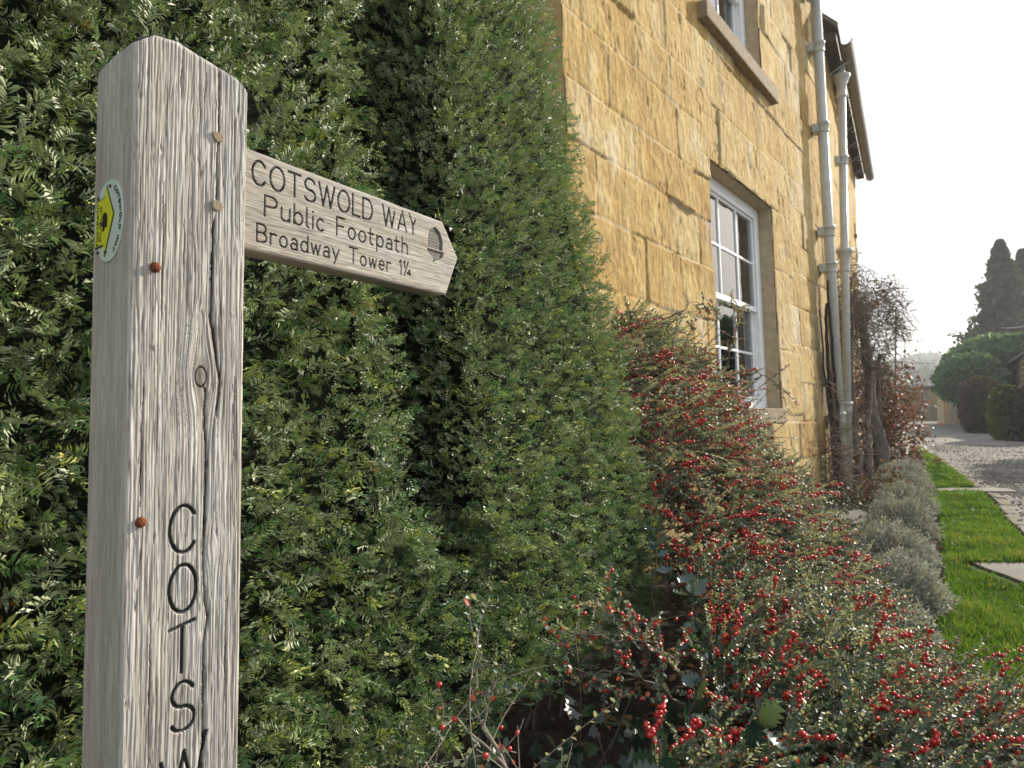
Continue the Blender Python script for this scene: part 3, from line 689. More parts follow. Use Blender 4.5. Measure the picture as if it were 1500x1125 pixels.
def window(hole, sillz, proud, label_name, seed, curtain):
    a, b, c, d_ = hole
    wn = MB()
    # outer box frame, set back in the opening
    y0, y1 = .15, .21; fw = .115
    wn.box(a-.01, a+fw, y0, y1, c, d_); wn.box(b-fw, b+.01, y0, y1, c, d_); wn.box(a+fw, b-fw, y0+.001, y1, d_-.10, d_+.01); wn.box(a+fw, b-fw, y0+.001, y1, c-.005, c+.06)
    wn.box(b-fw-.022, b-fw, y0-.012, y0+.01, c+.06, d_-.10); wn.box(a+fw, a+fw+.022, y0-.012, y0+.01, c+.06, d_-.10); wn.box(a+fw+.022, b-fw-.022, y0-.012, y0+.01, d_-.122, d_-.10)
    fr = wn.build('window', M_WHITE, house, bevel=.004)
    ia, ib, ic, id_ = a+fw, b-fw, c+.06, d_-.10; mid = (ic+id_)/2
    def sash(z0, z1, y, name, bottom, top):
        m = MB(); st = .048
        m.box(ia, ia+st, y, y+.04, z0, z1); m.box(ib-st, ib, y, y+.04, z0, z1)
        m.box(ia+st, ib-st, y+.001, y+.039, z0, z0+bottom); m.box(ia+st, ib-st, y+.001, y+.039, z1-top, z1)
        for k in (1, 2):
            x = ia+st+(ib-ia-2*st)*k/3; m.box(x-.011, x+.011, y+.004, y+.036, z0+bottom, z1-top)
        zm = (z0+bottom+z1-top)/2
        for k in range(3):
            xa = ia+st+(ib-ia-2*st)*k/3+.011; xb = ia+st+(ib-ia-2*st)*(k+1)/3-.011; m.box(xa, xb, y+.005, y+.035, zm-.011, zm+.011)
        m.build(name, M_WHITE, fr, bevel=.003)
        g_ = MB(); g_.box(ia+st*.6, ib-st*.6, y+.018, y+.022, z0+bottom*.6, z1-top*.6); g_.build('glass', M_GLASS, fr)
    sash(mid-.028, id_, .165, 'sash', .05, .045); sash(ic, mid+.02, .208, 'sash', .07, .04)
    # stone reveals
    for (p_, q_) in ((a-.12, a), (b, b+.12)):
        m = MB(); m.box(p_, q_, .012, .26, c, d_); m.build('jamb', M_DRESS, fr)
    m = MB(); m.box(a-.12, b+.12, .012, .26, d_, d_+.2); m.build('lintel', M_DRESS, fr)
    m = MB(); m.box(a-.06 if proud > .03 else a-.04, b+(.30 if proud > .03 else .10), -proud, .30, sillz, c); o = m.build('sill', M_SILL, fr, bevel=.010)
    # the room behind
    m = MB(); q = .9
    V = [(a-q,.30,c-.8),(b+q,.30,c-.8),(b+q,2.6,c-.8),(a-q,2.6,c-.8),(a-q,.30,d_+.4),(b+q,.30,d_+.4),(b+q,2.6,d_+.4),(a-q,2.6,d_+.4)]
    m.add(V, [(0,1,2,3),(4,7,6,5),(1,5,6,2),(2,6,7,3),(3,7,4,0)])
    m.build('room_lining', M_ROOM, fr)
    for (x0, x1, ww) in curtain:
        n = 40; t = np.linspace(0, 1, n); xx = x0+(x1-x0)*t; yy = .36+.025*np.sin(t*ww)
        V = np.stack([np.concatenate([xx, xx]), np.concatenate([yy, yy]), np.concatenate([np.full(n, c-.05), np.full(n, d_)])], -1)
        mk('curtain', V, gridfaces(2, n), M_CURT, fr)
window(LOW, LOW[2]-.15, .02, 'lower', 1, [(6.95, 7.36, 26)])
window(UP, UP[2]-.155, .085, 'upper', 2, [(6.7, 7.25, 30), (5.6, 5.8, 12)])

# roof of the main range
m = MB(); m.prism([(-.38, ZT-.12), (-.38, ZT-.04), (3.2, ZT+3.6), (6.9, ZT-.04), (6.9, ZT-.12), (3.2, ZT+3.45)], S0-.2, S1+.22, 0); m.build('roof', M_SLATE, house)

def pipe(parent, s, y, za, zb, r, collars, brackets, hoppers=()):
    """round cast-iron downpipe with socket collars, wall brackets and hopper heads"""
    p = MB(); p.lathe([(r, za), (r, zb)], (s, y, 0), 20)
    o = p.build('downpipe', M_PIPE, parent, True)
    for z in collars:
        c = MB(); c.lathe([(r+.001, z-.075), (r+.010, z-.070), (r+.012, z-.05), (r+.012, z+.03), (r+.022, z+.036), (r+.022, z+.062), (r+.010, z+.068), (r+.001, z+.075)], (s, y, 0), 20); c.build('collar', M_PIPE, o, True)
    for z in collars:
        q = MB(); q.box(s-.085, s+.085, y+r*.6, y+r+.055, z-.055, z+.055); q.build('bracket', M_PIPE, o, bevel=.006)
    for z in hoppers:
        q = MB(); k = 1.0
        q.lathe([(r+.004, z-.30), (r+.014, z-.28), (r+.010, z-.24), (.070, z-.10), (.095, z-.06), (.098, z-.02), (.118, z-.005), (.120, z+.035), (.105, z+.04), (.09, z+.0)], (s, y, 0), 4 if False else 20)
        q.build('hopper', M_PIPE, o, True)
    return o
pipe(house, 9.42, -.135, .12, 7.1, .064, (1.15, 3.08, 3.55, 4.92, 6.0, 6.75), ())

# second range, turned a little towards the lane, behind the pipes
W0 = np.array([4.377, 9.40, 0]); WL = 6.45
wing_rot = R(90-30.3)-R(53)
wing = empty('wing_frame')
Mw = Matrix.Translation(Vector(W0)) @ Matrix.Rotation(R(90-30.3), 4, 'Z')
Mh = Matrix.Translation(Vector(-2.0*nH)) @ Matrix.Rotation(R(53), 4, 'Z') @ Matrix.Rotation(R(-2), 4, 'X')
bpy.data.objects.remove(wing)
def to_wing(o):
    o.parent = house; o.matrix_basis = Mh.inverted() @ Mw; return o
ZE = 6.38
Sg3, Zg3, h3, t3, p3, m3 = masonry(WL, ZE+.15, 330, 330, 77, 0)
V = np.stack([Sg3, -h3, Zg3], -1)
st3 = .55*sst(.1, .5, fbm(Sg3*3, Zg3*.8, 91, 4))*sst(3.5, 1, Zg3)
to_wing(mk('front_wall', V.reshape(-1, 3), gridfaces(*Sg3.shape), M_STONE, None, True, {'tone': t3, 'pit': p3, 'mortar': m3, 'stain_grey': st3}))
m = MB(); m.box(WL-.4, WL-.002, .01, 6, -.2, ZE+.1); o = m.build('side_wall', M_STONE); wall_attrs(o, .5); to_wing(o)
m = MB(); m.prism([(-.20, ZE+.10), (-.20, ZE+.17), (3.0, ZE+3.3), (6.3, ZE+.17), (6.3, ZE+.10), (3.0, ZE+3.18)], -.2, WL+.12, 0); to_wing(m.build('roof', M_SLATE))
m = MB(); m.box(-.1, WL, -.17, -.012, ZE-.02, ZE+.10); to_wing(m.build('eaves_board', M_TIMBER))
# half-round gutter on iron stays
n = 9; V = []; Fq = []
xs_ = np.linspace(.02, WL+.16, 40)
for k, x in enumerate(xs_):
    sag = -.035*math.sin(x/WL*math.pi)+.015*math.sin(x*2.1)
    for rr in (.085, .076):
        for q in range(n):
            t = math.pi+math.pi*q/(n-1); V.append((x, -.275+rr*math.cos(t), ZE+.02+sag+rr*math.sin(t)))
W2 = 2*n
for k in range(len(xs_)-1):
    for q in range(n-1):
        a = k*W2+q; Fq.append((a, a+1, a+W2+1, a+W2)); a += n; Fq.append((a, a+W2, a+W2+1, a+1))
    for q in (0, n-1):
        a = k*W2+q; Fq.append((a, a+n, a+n+W2, a+W2))
gut = to_wing(mk('gutter', np.array(V), np.array(Fq), M_GUT))
for x in np.arange(.55, WL, .82):
    P_ = catmull([(x, -.01, ZE-.22), (x, -.14, ZE-.12), (x, -.27, ZE-.075), (x, -.36, ZE+.01)], 10)[None]
    v_, f_ = tubes(P_, np.full((1, 10), .009), 5); o = mk('bracket', v_, f_, M_PIPE); o.parent = gut
for x in np.arange(.95, WL, .82):
    P_ = np.array([[(x, -.02, ZE+.02), (x+.1, -.20, ZE-.06), (x+.16, -.34, ZE-.02)]]); v_, f_ = tubes(P_, np.full((1, 3), .010), 5); o = mk('gutter_strap', v_, f_, M_PIPE); o.parent = gut
to_wing(pipe(None, .62, -.17, .15, ZE-.02, .055, (1.3, 4.9), (), (ZE-.25, 3.55)))

# ------------------------------------------------------------------ clipped yew hedge
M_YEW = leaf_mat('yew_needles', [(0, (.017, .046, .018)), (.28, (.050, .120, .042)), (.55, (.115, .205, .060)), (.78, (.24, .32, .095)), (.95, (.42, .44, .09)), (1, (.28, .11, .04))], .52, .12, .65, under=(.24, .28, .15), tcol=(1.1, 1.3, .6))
M_TWIG = plain('brown_twig', (.10, .065, .04), .85, .5, 60, .3)
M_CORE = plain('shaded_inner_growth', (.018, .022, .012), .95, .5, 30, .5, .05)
def hedge_contour(z):
    """plan outline (s along the hedge, L away from the eye) at heights z -> arrays (n, k, 2)"""
    z = np.asarray(z, float)
    L0 = 1.0+.175*(z-.98)+.55*np.clip(.72-z, 0, 1)**1.5
    g = sst(.86, .95, z); dep = .01+.54*g
    s2 = 1.51+.075*np.clip(z-.98, 0, 3)*.9; se = 2.80-.125*(z-.98)
    pts = [(-1.0+0*z, L0), (1.16+0*z, L0), (1.235+0*z, L0+.012*g), (1.275+0*z, L0+.06*g), (1.285+0*z, L0+.06*g+dep*.5), (1.30+0*z, L0+dep+.02*g), (s2-.03, L0+dep+.03*g), (s2-.01, L0+.07*g), (s2+.02, L0+.018*g), (s2+.09, L0), (se-.22, L0), (se-.07, L0+.03), (se, L0+.13), (se+.01, L0+.8)]
    return np.stack([np.stack(p, -1) for p in pts], 1)
def hedge_point(z, q):
    C_ = hedge_contour(z); seg = np.linalg.norm(np.diff(C_, axis=1), axis=2); cum = np.concatenate([np.zeros((len(z), 1)), np.cumsum(seg, 1)], 1)
    d = q*cum[:, -1]; k = (d[:, None] >= cum[:, 1:-1]).sum(1); r = np.arange(len(z))
    f = (d-cum[r, k])/np.maximum(seg[r, k], 1e-6); a = C_[r, k]; b = C_[r, k+1]
    p = a+(b-a)*f[:, None]; t = unit(b-a)
    nrm = np.stack([t[:, 1], -t[:, 0]], -1)          # (s, L) outward = towards smaller L on the face
    return p, nrm, d
def to_world(p, z): return p[:, :1]*eA-p[:, 1:2]*nA+z[:, None]*np.array([0, 0, 1.])
def yew_spray(seed, n, L=.062, wd=.0025, nl=.021):
    r = np.random.default_rng(seed); V = []; F = []
    for i in range(n):
        t = (i+.7)/n; x = L*t; side = 1 if i % 2 else -1
        ln = nl*(.75+.4*r.random())*(1-.35*t**3)*(.65+.35*min(1, t*5)); an = R(62-22*t+r.normal()*9)*side; el = r.normal()*.16+.10
        d = np.array([math.cos(an)*math.cos(el), math.sin(an)*math.cos(el), math.sin(el)])
        s = np.array([-math.sin(an), math.cos(an), 0]); s = s+np.array([0, 0, r.normal()*.35]); s /= np.linalg.norm(s)
        o = np.array([x, 0, .012*t*t*(1 if seed % 2 else -1)])
        m_ = o+d*ln*.55+[0, 0, .0012]; e = o+d*ln+[0, 0, -ln*.10*r.random()]
        b = len(V); V += [o, m_-s*wd*.62, e, m_+s*wd*.62+[0, 0, wd*.35]]; F += [[b, b+1, b+2], [b, b+2, b+3]]
    # terminal needles
    for an in (-.3, .25):
        d = np.array([math.cos(an), math.sin(an), .2*r.normal()]); o = np.array([L*.97, 0, 0]); s = np.array([-math.sin(an), math.cos(an), .3]); b = len(V)
        V += [o, o+d*.008-s*wd*.6, o+d*.014, o+d*.008+s*wd*.6]; F += [[b, b+1, b+2], [b, b+2, b+3]]
    return np.array(V), np.array(F)
def build_hedge():
    root = empty('yew_hedge', tuple(to_world(np.array([[1.3, 1.4]]), np.array([0.]))[0])); ox = np.array(root.location)
    tag(root, 'tall clipped dark green yew hedge with a deep vertical notch, behind the signpost', 'hedge')
    N = 66000
    z = .42+2.75*rng.random(N)**1.0; q = rng.random(N)
    ze = rng.uniform(.855, .97, 60000); qe = rng.random(60000); pe = hedge_point(ze, qe)[0]; me_ = (pe[:, 0] > 1.2) & (pe[:, 0] < 1.62)
    z = np.concatenate([z, ze[me_][:3600]]); q = np.concatenate([q, qe[me_][:3600]]); N = len(z)
    Ltot = 1.0; p, nr, d = hedge_point(z, q)
    keep = (p[:, 0] > -.95) & ~((p[:, 1] > 2.1)); p, nr, z, d = p[keep], nr[keep], z[keep], d[keep]; N = len(z)
    lump = fbm(d*5.5, z*5.5, 71, 3)*.026+fbm(d*27, z*27, 73, 2)*.034
    deep = rng.random(N)**1.0*.115-.012
    gap = sst(.10, .36, fbm(d*24, z*24, 77, 2))      # small openings into the hedge
    off = lump-deep-gap*.075
    nw = nr[:, :1]*eA-nr[:, 1:2]*nA; nw = nw+np.array([0, 0, .16])
    T = to_world(p, z)+nw*off[:, None]
    tang = np.cross(nw, [0, 0, 1.])
    dirv = unit(nw*(.75+.5*rng.random(N))[:, None]+tang*rng.normal(size=N)[:, None]*.6+np.array([0, 0, 1.])*(rng.normal(size=N)*.45+.05)[:, None])
    upv = unit(nw*.3+np.array([0, 0, 1.])*.7+rng.normal(size=(N, 3))*.7)
    Rm = frames(dirv, upv)
    sc = .75+.45*rng.random(N); sc *= .95+.35*sst(1.3, .3, p[:, 0])
    tint = np.clip(.50+.24*rng.normal(size=N)+.14*fbm(d*3, z*3, 79, 2)+.10*sst(1.4, 3.0, z), 0, .90); tint[rng.random(N) < .05] = .94; tint[rng.random(N) < .006] = 1
    Vs, Fs, Ts = [], [], []; n0 = 0; nv = 7
    kind = np.where(p[:, 0]+.12*rng.normal(size=N) < 1.15, rng.integers(0, 4, N), rng.integers(4, nv, N))
    for k in range(nv):
        tV, tF = yew_spray(k+1, 13+2*(k % 3), .029+.0018*k, .0026, .0148+.0009*k) if k < 4 else yew_spray(k+1, 9+k % 2, .031, .0038, .0140); tV = tV-[.027, 0, 0]
        m = kind == k; v, f = scatter(tV, tF, Rm[m], T[m]-ox, sc[m]); tn = np.repeat(tint[m], len(tV))+np.tile(rng.normal(size=len(tV))*.03, m.sum())
        Vs.append(v); Fs.append(f+n0); Ts.append(tn); n0 += len(v)
    mk('foliage', np.concatenate(Vs), np.concatenate(Fs), M_YEW, root, False, {'tint': np.clip(np.concatenate(Ts), 0, 1)})
    # solid sheet inside the face: dead-twig colour, darkened to stand for gap shade
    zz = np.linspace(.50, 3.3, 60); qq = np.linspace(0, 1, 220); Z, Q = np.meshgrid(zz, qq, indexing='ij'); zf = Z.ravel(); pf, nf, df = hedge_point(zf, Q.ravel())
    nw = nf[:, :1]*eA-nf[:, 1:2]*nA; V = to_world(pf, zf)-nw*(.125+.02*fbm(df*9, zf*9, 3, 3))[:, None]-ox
    mk('dark_core', V, gridfaces(60, 220), M_CORE, root, True)
    # stems under the foliage
    n = 34; s = rng.uniform(-.3, 2.5, n); L = 1.25+.25*rng.random(n); K = 7
    P_ = np.zeros((n, K, 3)); 
    for k in range(K):
        t = k/(K-1); P_[:, k] = to_world(np.stack([s+.10*t*rng.normal(size=n), L+.03*rng.normal(size=n)], -1), np.full(n, -.03+.85*t))
    v, f = tubes(P_-ox, np.linspace(1, .6, K)[None]*rng.uniform(.008, .024, n)[:, None], 6); mk('stem', v, f, M_TWIG, root)
build_hedge()

# ------------------------------------------------------------------ leaf and berry templates
def oval_leaf(n=1):
    """small folded oval leaf along x, length 1, width about .55"""
    V = [(0,0,0),(.28,.29,.06),(.68,.31,.05),(1,0,-.02),(.68,-.31,.05),(.28,-.29,.06),(.5,0,-.03)]
    return np.array(V, float), np.array([[0,6,1,1],[6,2,1,1],[6,3,2,2],[0,5,6,6],[6,5,4,4],[6,4,3,3]])[:, :3]
def ico(sub=1):
    import bmesh
    bm = bmesh.new(); bmesh.ops.create_icosphere(bm, subdivisions=sub, radius=1); V = np.array([v.co[:] for v in bm.verts]); F = np.array([[v.index for v in f.verts] for f in bm.faces]); bm.free(); return V, F
M_COT = leaf_mat('cotoneaster_leaves', [(0, (.026, .052, .030)), (.4, (.050, .086, .050)), (.75, (.12, .15, .09)), (.93, (.25, .25, .15)), (.97, (.36, .12, .03)), (1, (.42, .07, .02))], .42, .25, .5, under=(.34, .36, .27))
def berry_mat():
    m, nt, b = new_mat('red_berry')
    n = noise(nt, 60, 3, .6); nt.links.new(ramp(nt, n, [(.3, (.33, .010, .012)), (.7, (.56, .03, .026))]), b.inputs['Base Color'])
    b.inputs['Roughness'].default_value = .22; b.inputs['Specular IOR Level'].default_value = .6
    b.inputs['Subsurface Weight'].default_value = .0
    return m
M_BERRY = berry_mat()
M_STEM = plain('grey_brown_stem', (.13, .10, .075), .8, .45, 80, .3)
M_PALESTEM = plain('pale_dry_stem', (.27, .23, .18), .8, .4, 80, .3)

# ------------------------------------------------------------------ the sprawling cotoneaster
CTRL = np.array([(.9,1.2,.57),(.275,1.1,.66),(-.05,1.1,.60),(1.3,2.0,.44),(1.42,2.4,.41),(1.54,3.0,.44),(1.80,4.0,.52),(2.03,5.0,.72),(1.78,5.0,1.08),(1.36,4.5,1.40),(.96,4.05,1.62),(.62,3.62,1.56),(.80,3.2,1.24),(1.05,3.0,.82),(.62,2.5,.74),(.9,2.0,.66),(.52,1.5,.66),(1.1,1.6,.54),(.45,2.9,1.05),(1.4,3.6,.84),(.2,1.6,.55),(1.45,1.55,.30),(1.7,2.3,.30),(2.0,3.0,.30),(2.4,4.1,.42),(2.6,5.1,.6),(1.2,.9,.50),(.4,.75,.55)])
def tps(P, zv):
    n = len(P); r = np.linalg.norm(P[:, None]-P[None], axis=2); K = np.where(r > 0, r*r*np.log(r+1e-12), 0)+np.eye(n)*.02
    A = np.zeros((n+3, n+3)); A[:n, :n] = K; A[:n, n] = 1; A[:n, n+1:] = P; A[n, :n] = 1; A[n+1:, :n] = P.T
    w_ = np.linalg.solve(A, np.concatenate([zv, np.zeros(3)]))
    def f(x, y):
        q = np.stack([x, y], -1); r = np.linalg.norm(q[..., None, :]-P, axis=-1); K = np.where(r > 0, r*r*np.log(r+1e-12), 0)
        return K@w_[:n]+w_[n]+q@w_[n+1:]
    return f
BUSH = tps(CTRL[:, :2], CTRL[:, 2])
FOOT = np.array([(.10,.94),(.5,.70),(1.0,.78),(1.30,1.5),(1.52,2.1),(1.60,2.9),(1.86,4.0),(2.15,5.2),(1.55,5.45),(.70,4.2),(.52,3.72),(.50,3.2),(.60,2.6),(.57,2.1),(.47,1.66),(.26,1.36)])
def in_poly(x, y, poly):
    r = np.zeros(x.shape, bool); n = len(poly)
    for i in range(n):
        (xa, ya), (xb, yb) = poly[i], poly[(i+1) % n]
        r ^= ((ya > y) != (yb > y)) & (x < (xb-xa)*(y-ya)/(yb-ya+1e-12)+xa)
    return r
def branchlets(P0, D0, L, K, droop, curl, seed):
    """curved stems: N x K x 3"""
    n = len(P0); t = np.linspace(0, 1, K)[None, :, None]; c = rng.normal(size=(n, 3))*curl
    return P0[:, None]+D0[:, None]*(L[:, None, None]*t)+(c+np.array([0, 0, -1.])*droop[:, None])[:, None]*(L[:, None, None]*t*t)
def leafy(Pm, per, size, tilt=.5, both=True):
    """two-ranked leaves along stems; returns origin, direction, up, stem index, position"""
    n, K, _ = Pm.shape; f = (np.arange(per)+.6)/per*(K-1); f = np.clip(f[None]+rng.uniform(-.25, .25, (n, per))*(K-1)/per, 0, K-1.001)
    i = f.astype(int); fr = (f-i)[..., None]; r = np.arange(n)[:, None]
    o = Pm[r, i]*(1-fr)+Pm[r, i+1]*fr; d = unit(Pm[r, i+1]-Pm[r, i])
    ref = unit(rng.normal(size=(n, 1, 3))*.45+np.array([0, -.15, .9])); side = unit(np.cross(d, np.broadcast_to(ref, d.shape))); sg = np.where(np.arange(per) % 2 == 0, 1., -1.)[None, :, None]
    ld = unit(d*.75+side*sg*.9+rng.normal(size=d.shape)*.28); up = unit(np.broadcast_to(ref, d.shape)+rng.normal(size=d.shape)*tilt)
    return o.reshape(-1, 3), ld.reshape(-1, 3), up.reshape(-1, 3), np.repeat(np.arange(n), per), (f/(K-1)).ravel()
def build_cotoneaster():
    root = empty('cotoneaster_shrub', (1.0, 2.6, lane_z(0, 2.6))); ox = np.array(root.location)
    tag(root, 'sprawling cotoneaster shrub full of red berries spreading from house wall to lawn', 'shrub')
    # seeds over the footprint, more where the surface is steep
    N0 = 60000; x = rng.uniform(-.1, 2.6, N0); y = rng.uniform(.7, 5.5, N0); ok = in_poly(x, y, FOOT); x, y = x[ok], y[ok]
    e = .02; zx = (BUSH(x+e, y)-BUSH(x-e, y))/(2*e); zy = (BUSH(x, y+e)-BUSH(x, y-e))/(2*e)
    slope = np.sqrt(1+np.minimum(zx**2+zy**2, 9)); wgt = slope*np.clip(1.5/np.maximum(y, .9), .35, 1.6)
    pick = rng.random(len(x)) < wgt/wgt.max()*.85; x, y, zx, zy = x[pick], y[pick], zx[pick], zy[pick]
    N = min(len(x), 8200); x, y, zx, zy = x[:N], y[:N], zx[:N], zy[:N]
    z = BUSH(x, y)+.05*fbm(x*4, y*4, 51, 3); nrm = unit(np.stack([-zx, -zy, np.ones(N)], -1))
    depth = rng.random(N)**1.6*.13; hole = sst(.28, .5, fbm(x*5, y*4, 53, 2))*.14
    P0 = np.stack([x, y, z], -1)-nrm*(depth+hole+.05)[:, None]
    flow = np.array([.62, -.30, .10])       # shoots sweep away from the wall
    D0 = unit(nrm*(.35+.35*rng.random(N))[:, None]+flow*(.5+.6*rng.random(N))[:, None]+rng.normal(size=(N, 3))*.42)
    L = rng.uniform(.09, .21, N)*(1+.05*y); longs = rng.random(N) < .05; L[longs] *= 1.7; D0[longs] = unit(D0[longs]+[.1, -.1, .35])
    P = branchlets(P0, D0, L, 8, rng.uniform(.05, .45, N), .14, 1)
    far = sst(1.5, 4.5, y)
    V1, F1 = tubes(P-ox, np.linspace(1, .45, 8)[None]*(.0013+.0009*rng.random(N)+.0006*far)[:, None], 3); mk('branches', V1, F1, M_STEM, root)
    # woody limbs inside
    n = 26; tgt = np.stack([x, y, z], -1)[rng.integers(0, N, n)]; bs = np.stack([.7+.25*rng.random(n)+.28*(tgt[:, 1]-2)*.6, 1.2+.75*tgt[:, 1]*.8, np.zeros(n)], -1)
    PL = np.stack([wobble(a, b-[0, 0, .04], 12, .10, i) for i, (a, b) in enumerate(zip(bs, tgt))])
    v, f = tubes(PL-ox, np.linspace(1, .3, 12)[None]*rng.uniform(.006, .013, n)[:, None], 6); mk('limb', v, f, M_STEM, root)
    per = 54
    o, ld, up, si, tt = leafy(P, per, 1)
    ln = (.0095+.0050*rng.random(len(o)))*np.repeat(1+.30*far, per)*(1-.3*tt**3)
    tV, tF = oval_leaf(); Rm = frames(ld, up)
    v, f = scatter(tV, tF, Rm, o-ox, ln)
    base = np.repeat(np.clip(.45+.14*rng.normal(size=N)+.2*fbm(x*2, y*2, 54, 2), .05, .9), per); tint = np.clip(base+.13*rng.normal(size=len(o)), 0, .92)
    red = np.repeat(sst(.35, .6, fbm(x*3.1, y*3.1, 55, 2)), per)
    tint[rng.random(len(o)) < .012+.10*red] = 1; tint[rng.random(len(o)) < .012] = .965
    mk('foliage', v, f, M_COT, root, False, {'tint': np.repeat(tint, len(tV))})
    # berries in clusters along the upper side of fruiting shoots
    fruit = fbm(x*2.6, y*2.2, 56, 3)+.30*sst(3.0, 2.0, np.abs(x-1.25)*2+np.abs(y-2.9))+.15*sst(1.6, 1.1, y)
    pf = sst(-.12, .40, fruit); has = rng.random(N) < .03+.36*pf
    idx = np.where(has)[0]; B = []
    for i in idx:
        nb = rng.integers(6, 22); t0 = rng.uniform(.25, .9)
        tb = np.clip(t0+rng.normal(size=nb)*.16, .08, 1)*7; k = np.minimum(tb.astype(int), 6); fr = (tb-k)[:, None]
        B.append(P[i, k]*(1-fr)+P[i, k+1]*fr+unit(nrm[i]+rng.normal(size=(nb, 3))*.75)*rng.uniform(.004, .012, (nb, 1)))
    B = np.concatenate(B); r = (.0048+.0013*rng.random(len(B)))*(1+.10*np.clip(B[:, 1]-1.2, 0, 4))
    # keep the big ones in front of the eye as pieces of their own
    u = B[:, 0]/B[:, 1]; vv = (B[:, 2]-H)/B[:, 1]; vis = (np.abs(u) < .74) & (vv > -.50) & (vv < .5)
    size = np.where(vis, r/B[:, 1]+.002*(B[:, 2]-BUSH(B[:, 0], B[:, 1])), -1); order = np.argsort(-size); big = order[:100]; rest = order[100:]
    iV, iF = ico(2); me = None
    for j in big:
        if me is None:
            o_ = mk('berry', iV, iF, M_BERRY, root, True); me = o_.data
        else:
            o_ = bpy.data.objects.new('berry', me); COL.objects.link(o_); o_.parent = root
        o_.location = tuple(B[j]-ox); o_.scale = (r[j],)*3
    iV, iF = ico(1)
    v, f = scatter(iV, iF, np.broadcast_to(np.eye(3), (len(rest), 3, 3)), B[rest]-ox, r[rest]); o_ = mk('berries', v, f, M_BERRY, root, True); o_['kind'] = 'stuff'
    print('cotoneaster shoots', N, 'leaves', len(tint), 'berries', len(B))
build_cotoneaster()

def twiggy(name, label, cat, roots, seed, n_leaf, berry_n, mat_stem, group=None, bare=.4, leafsize=.012):
    """an open, mostly bare cotoneaster shoot"""
    global rng
    keep = rng; rng = np.random.default_rng(seed)
    root = empty(name, tuple(roots[0][0])); ox = np.array(root.location); tag(root, label, cat, group)
    mains = np.stack([catmull(p, 16) for p in roots]); mains += .006*rng.normal(size=mains.shape)
    v, f = tubes(mains-ox, np.linspace(1, .35, 16)[None]*np.full((len(mains), 1), .0042 if leafsize < .0135 else .0026), 6); mk('stem', v, f, mat_stem, root)
    n = 16*len(mains); mi = rng.integers(0, len(mains), n); k = rng.integers(3, 16, n); P0 = mains[mi, k]
    D0 = unit(np.array([0, -.1, .35])+rng.normal(size=(n, 3))*.75); L = rng.uniform(.05, .20, n)*(1 if bare > .2 else .75)
    P = branchlets(P0, D0, L, 8, rng.uniform(-.1, .25, n), .2, 1)
    v, f = tubes(P-ox, np.linspace(1, .5, 8)[None]*np.full((n, 1), .0013), 4); mk('twig', v, f, mat_stem, root)
    sel = rng.random(n) > bare; Pl = P[sel]
    o, ld, up, si, tt = leafy(Pl, n_leaf, 1); tV, tF = oval_leaf(); ln = leafsize*(.6+.6*rng.random(len(o)))
    v, f = scatter(tV, tF, frames(ld, up), o-ox, ln); tint = np.clip(.45+.2*rng.normal(size=len(o)), 0, .92); tint[rng.random(len(o)) < .12] = 1
    mk('foliage', v, f, M_COT, root, False, {'tint': np.repeat(tint, len(tV))})
    iV, iF = ico(2); me = None
    for i in range(berry_n):
        a = rng.integers(0, n); t = rng.uniform(.2, 1)*7; kk = min(int(t), 6); p = P[a, kk]+(P[a, kk+1]-P[a, kk])*(t-kk)+unit(rng.normal(size=3)+[0, -.6, 0])*.006
        if me is None: o_ = mk('berry', iV, iF, M_BERRY, root, True); me = o_.data
        else: o_ = bpy.data.objects.new('berry', me); COL.objects.link(o_); o_.parent = root
        o_.location = tuple(p-ox); o_.scale = (rng.uniform(.0040, .0052),)*3
    rng = keep
twiggy('berry_branch', 'nearly bare cotoneaster branch with few red berries in front of the yew hedge foot', 'branch',
       [[(.10, 1.18, .50), (.03, 1.16, .60), (-.03, 1.17, .68), (-.12, 1.20, .735)], [(.02, 1.14, .54), (-.04, 1.13, .60), (-.09, 1.12, .64), (-.16, 1.12, .65)], [(.0, 1.16, .62), (-.04, 1.17, .70), (-.06, 1.19, .78), (-.065, 1.20, .85)], [(.10, 1.12, .50), (.00, 1.10, .56), (-.06, 1.08, .585), (-.13, 1.08, .59)]], 5, 14, 26, M_PALESTEM, bare=.62, leafsize=.013)
twiggy('berry_branch', 'leafy cotoneaster sprig with dense red berry clusters reaching out below the hedge', 'branch',
       [[(.42, 1.62, .60), (.33, 1.55, .70), (.22, 1.50, .76), (.10, 1.48, .76)], [(.45, 1.66, .56), (.36, 1.60, .68), (.28, 1.56, .76), (.20, 1.54, .80)], [(.44, 1.6, .52), (.34, 1.55, .62), (.24, 1.50, .68), (.14, 1.48, .68)]], 9, 24, 85, M_STEM, bare=.12)
twiggy('berry_branch', 'arching cotoneaster branch hung with berries beside the hedge end, against the stone wall', 'branch',
       [[(.72, 3.55, 1.45), (.66, 3.5, 1.68), (.62, 3.42, 1.74), (.53, 3.3, 1.70)], [(.85, 3.6, 1.4), (.84, 3.55, 1.62), (.92, 3.5, 1.80), (1.05, 3.45, 1.74)], [(.60, 3.5, 1.3), (.58, 3.42, 1.5), (.55, 3.35, 1.62), (.545, 3.28, 1.50)], [(.9, 3.7, 1.5), (.98, 3.7, 1.7), (1.1, 3.7, 1.82), (1.25, 3.7, 1.80)]], 12, 30, 90, M_STEM, bare=.10, leafsize=.015)
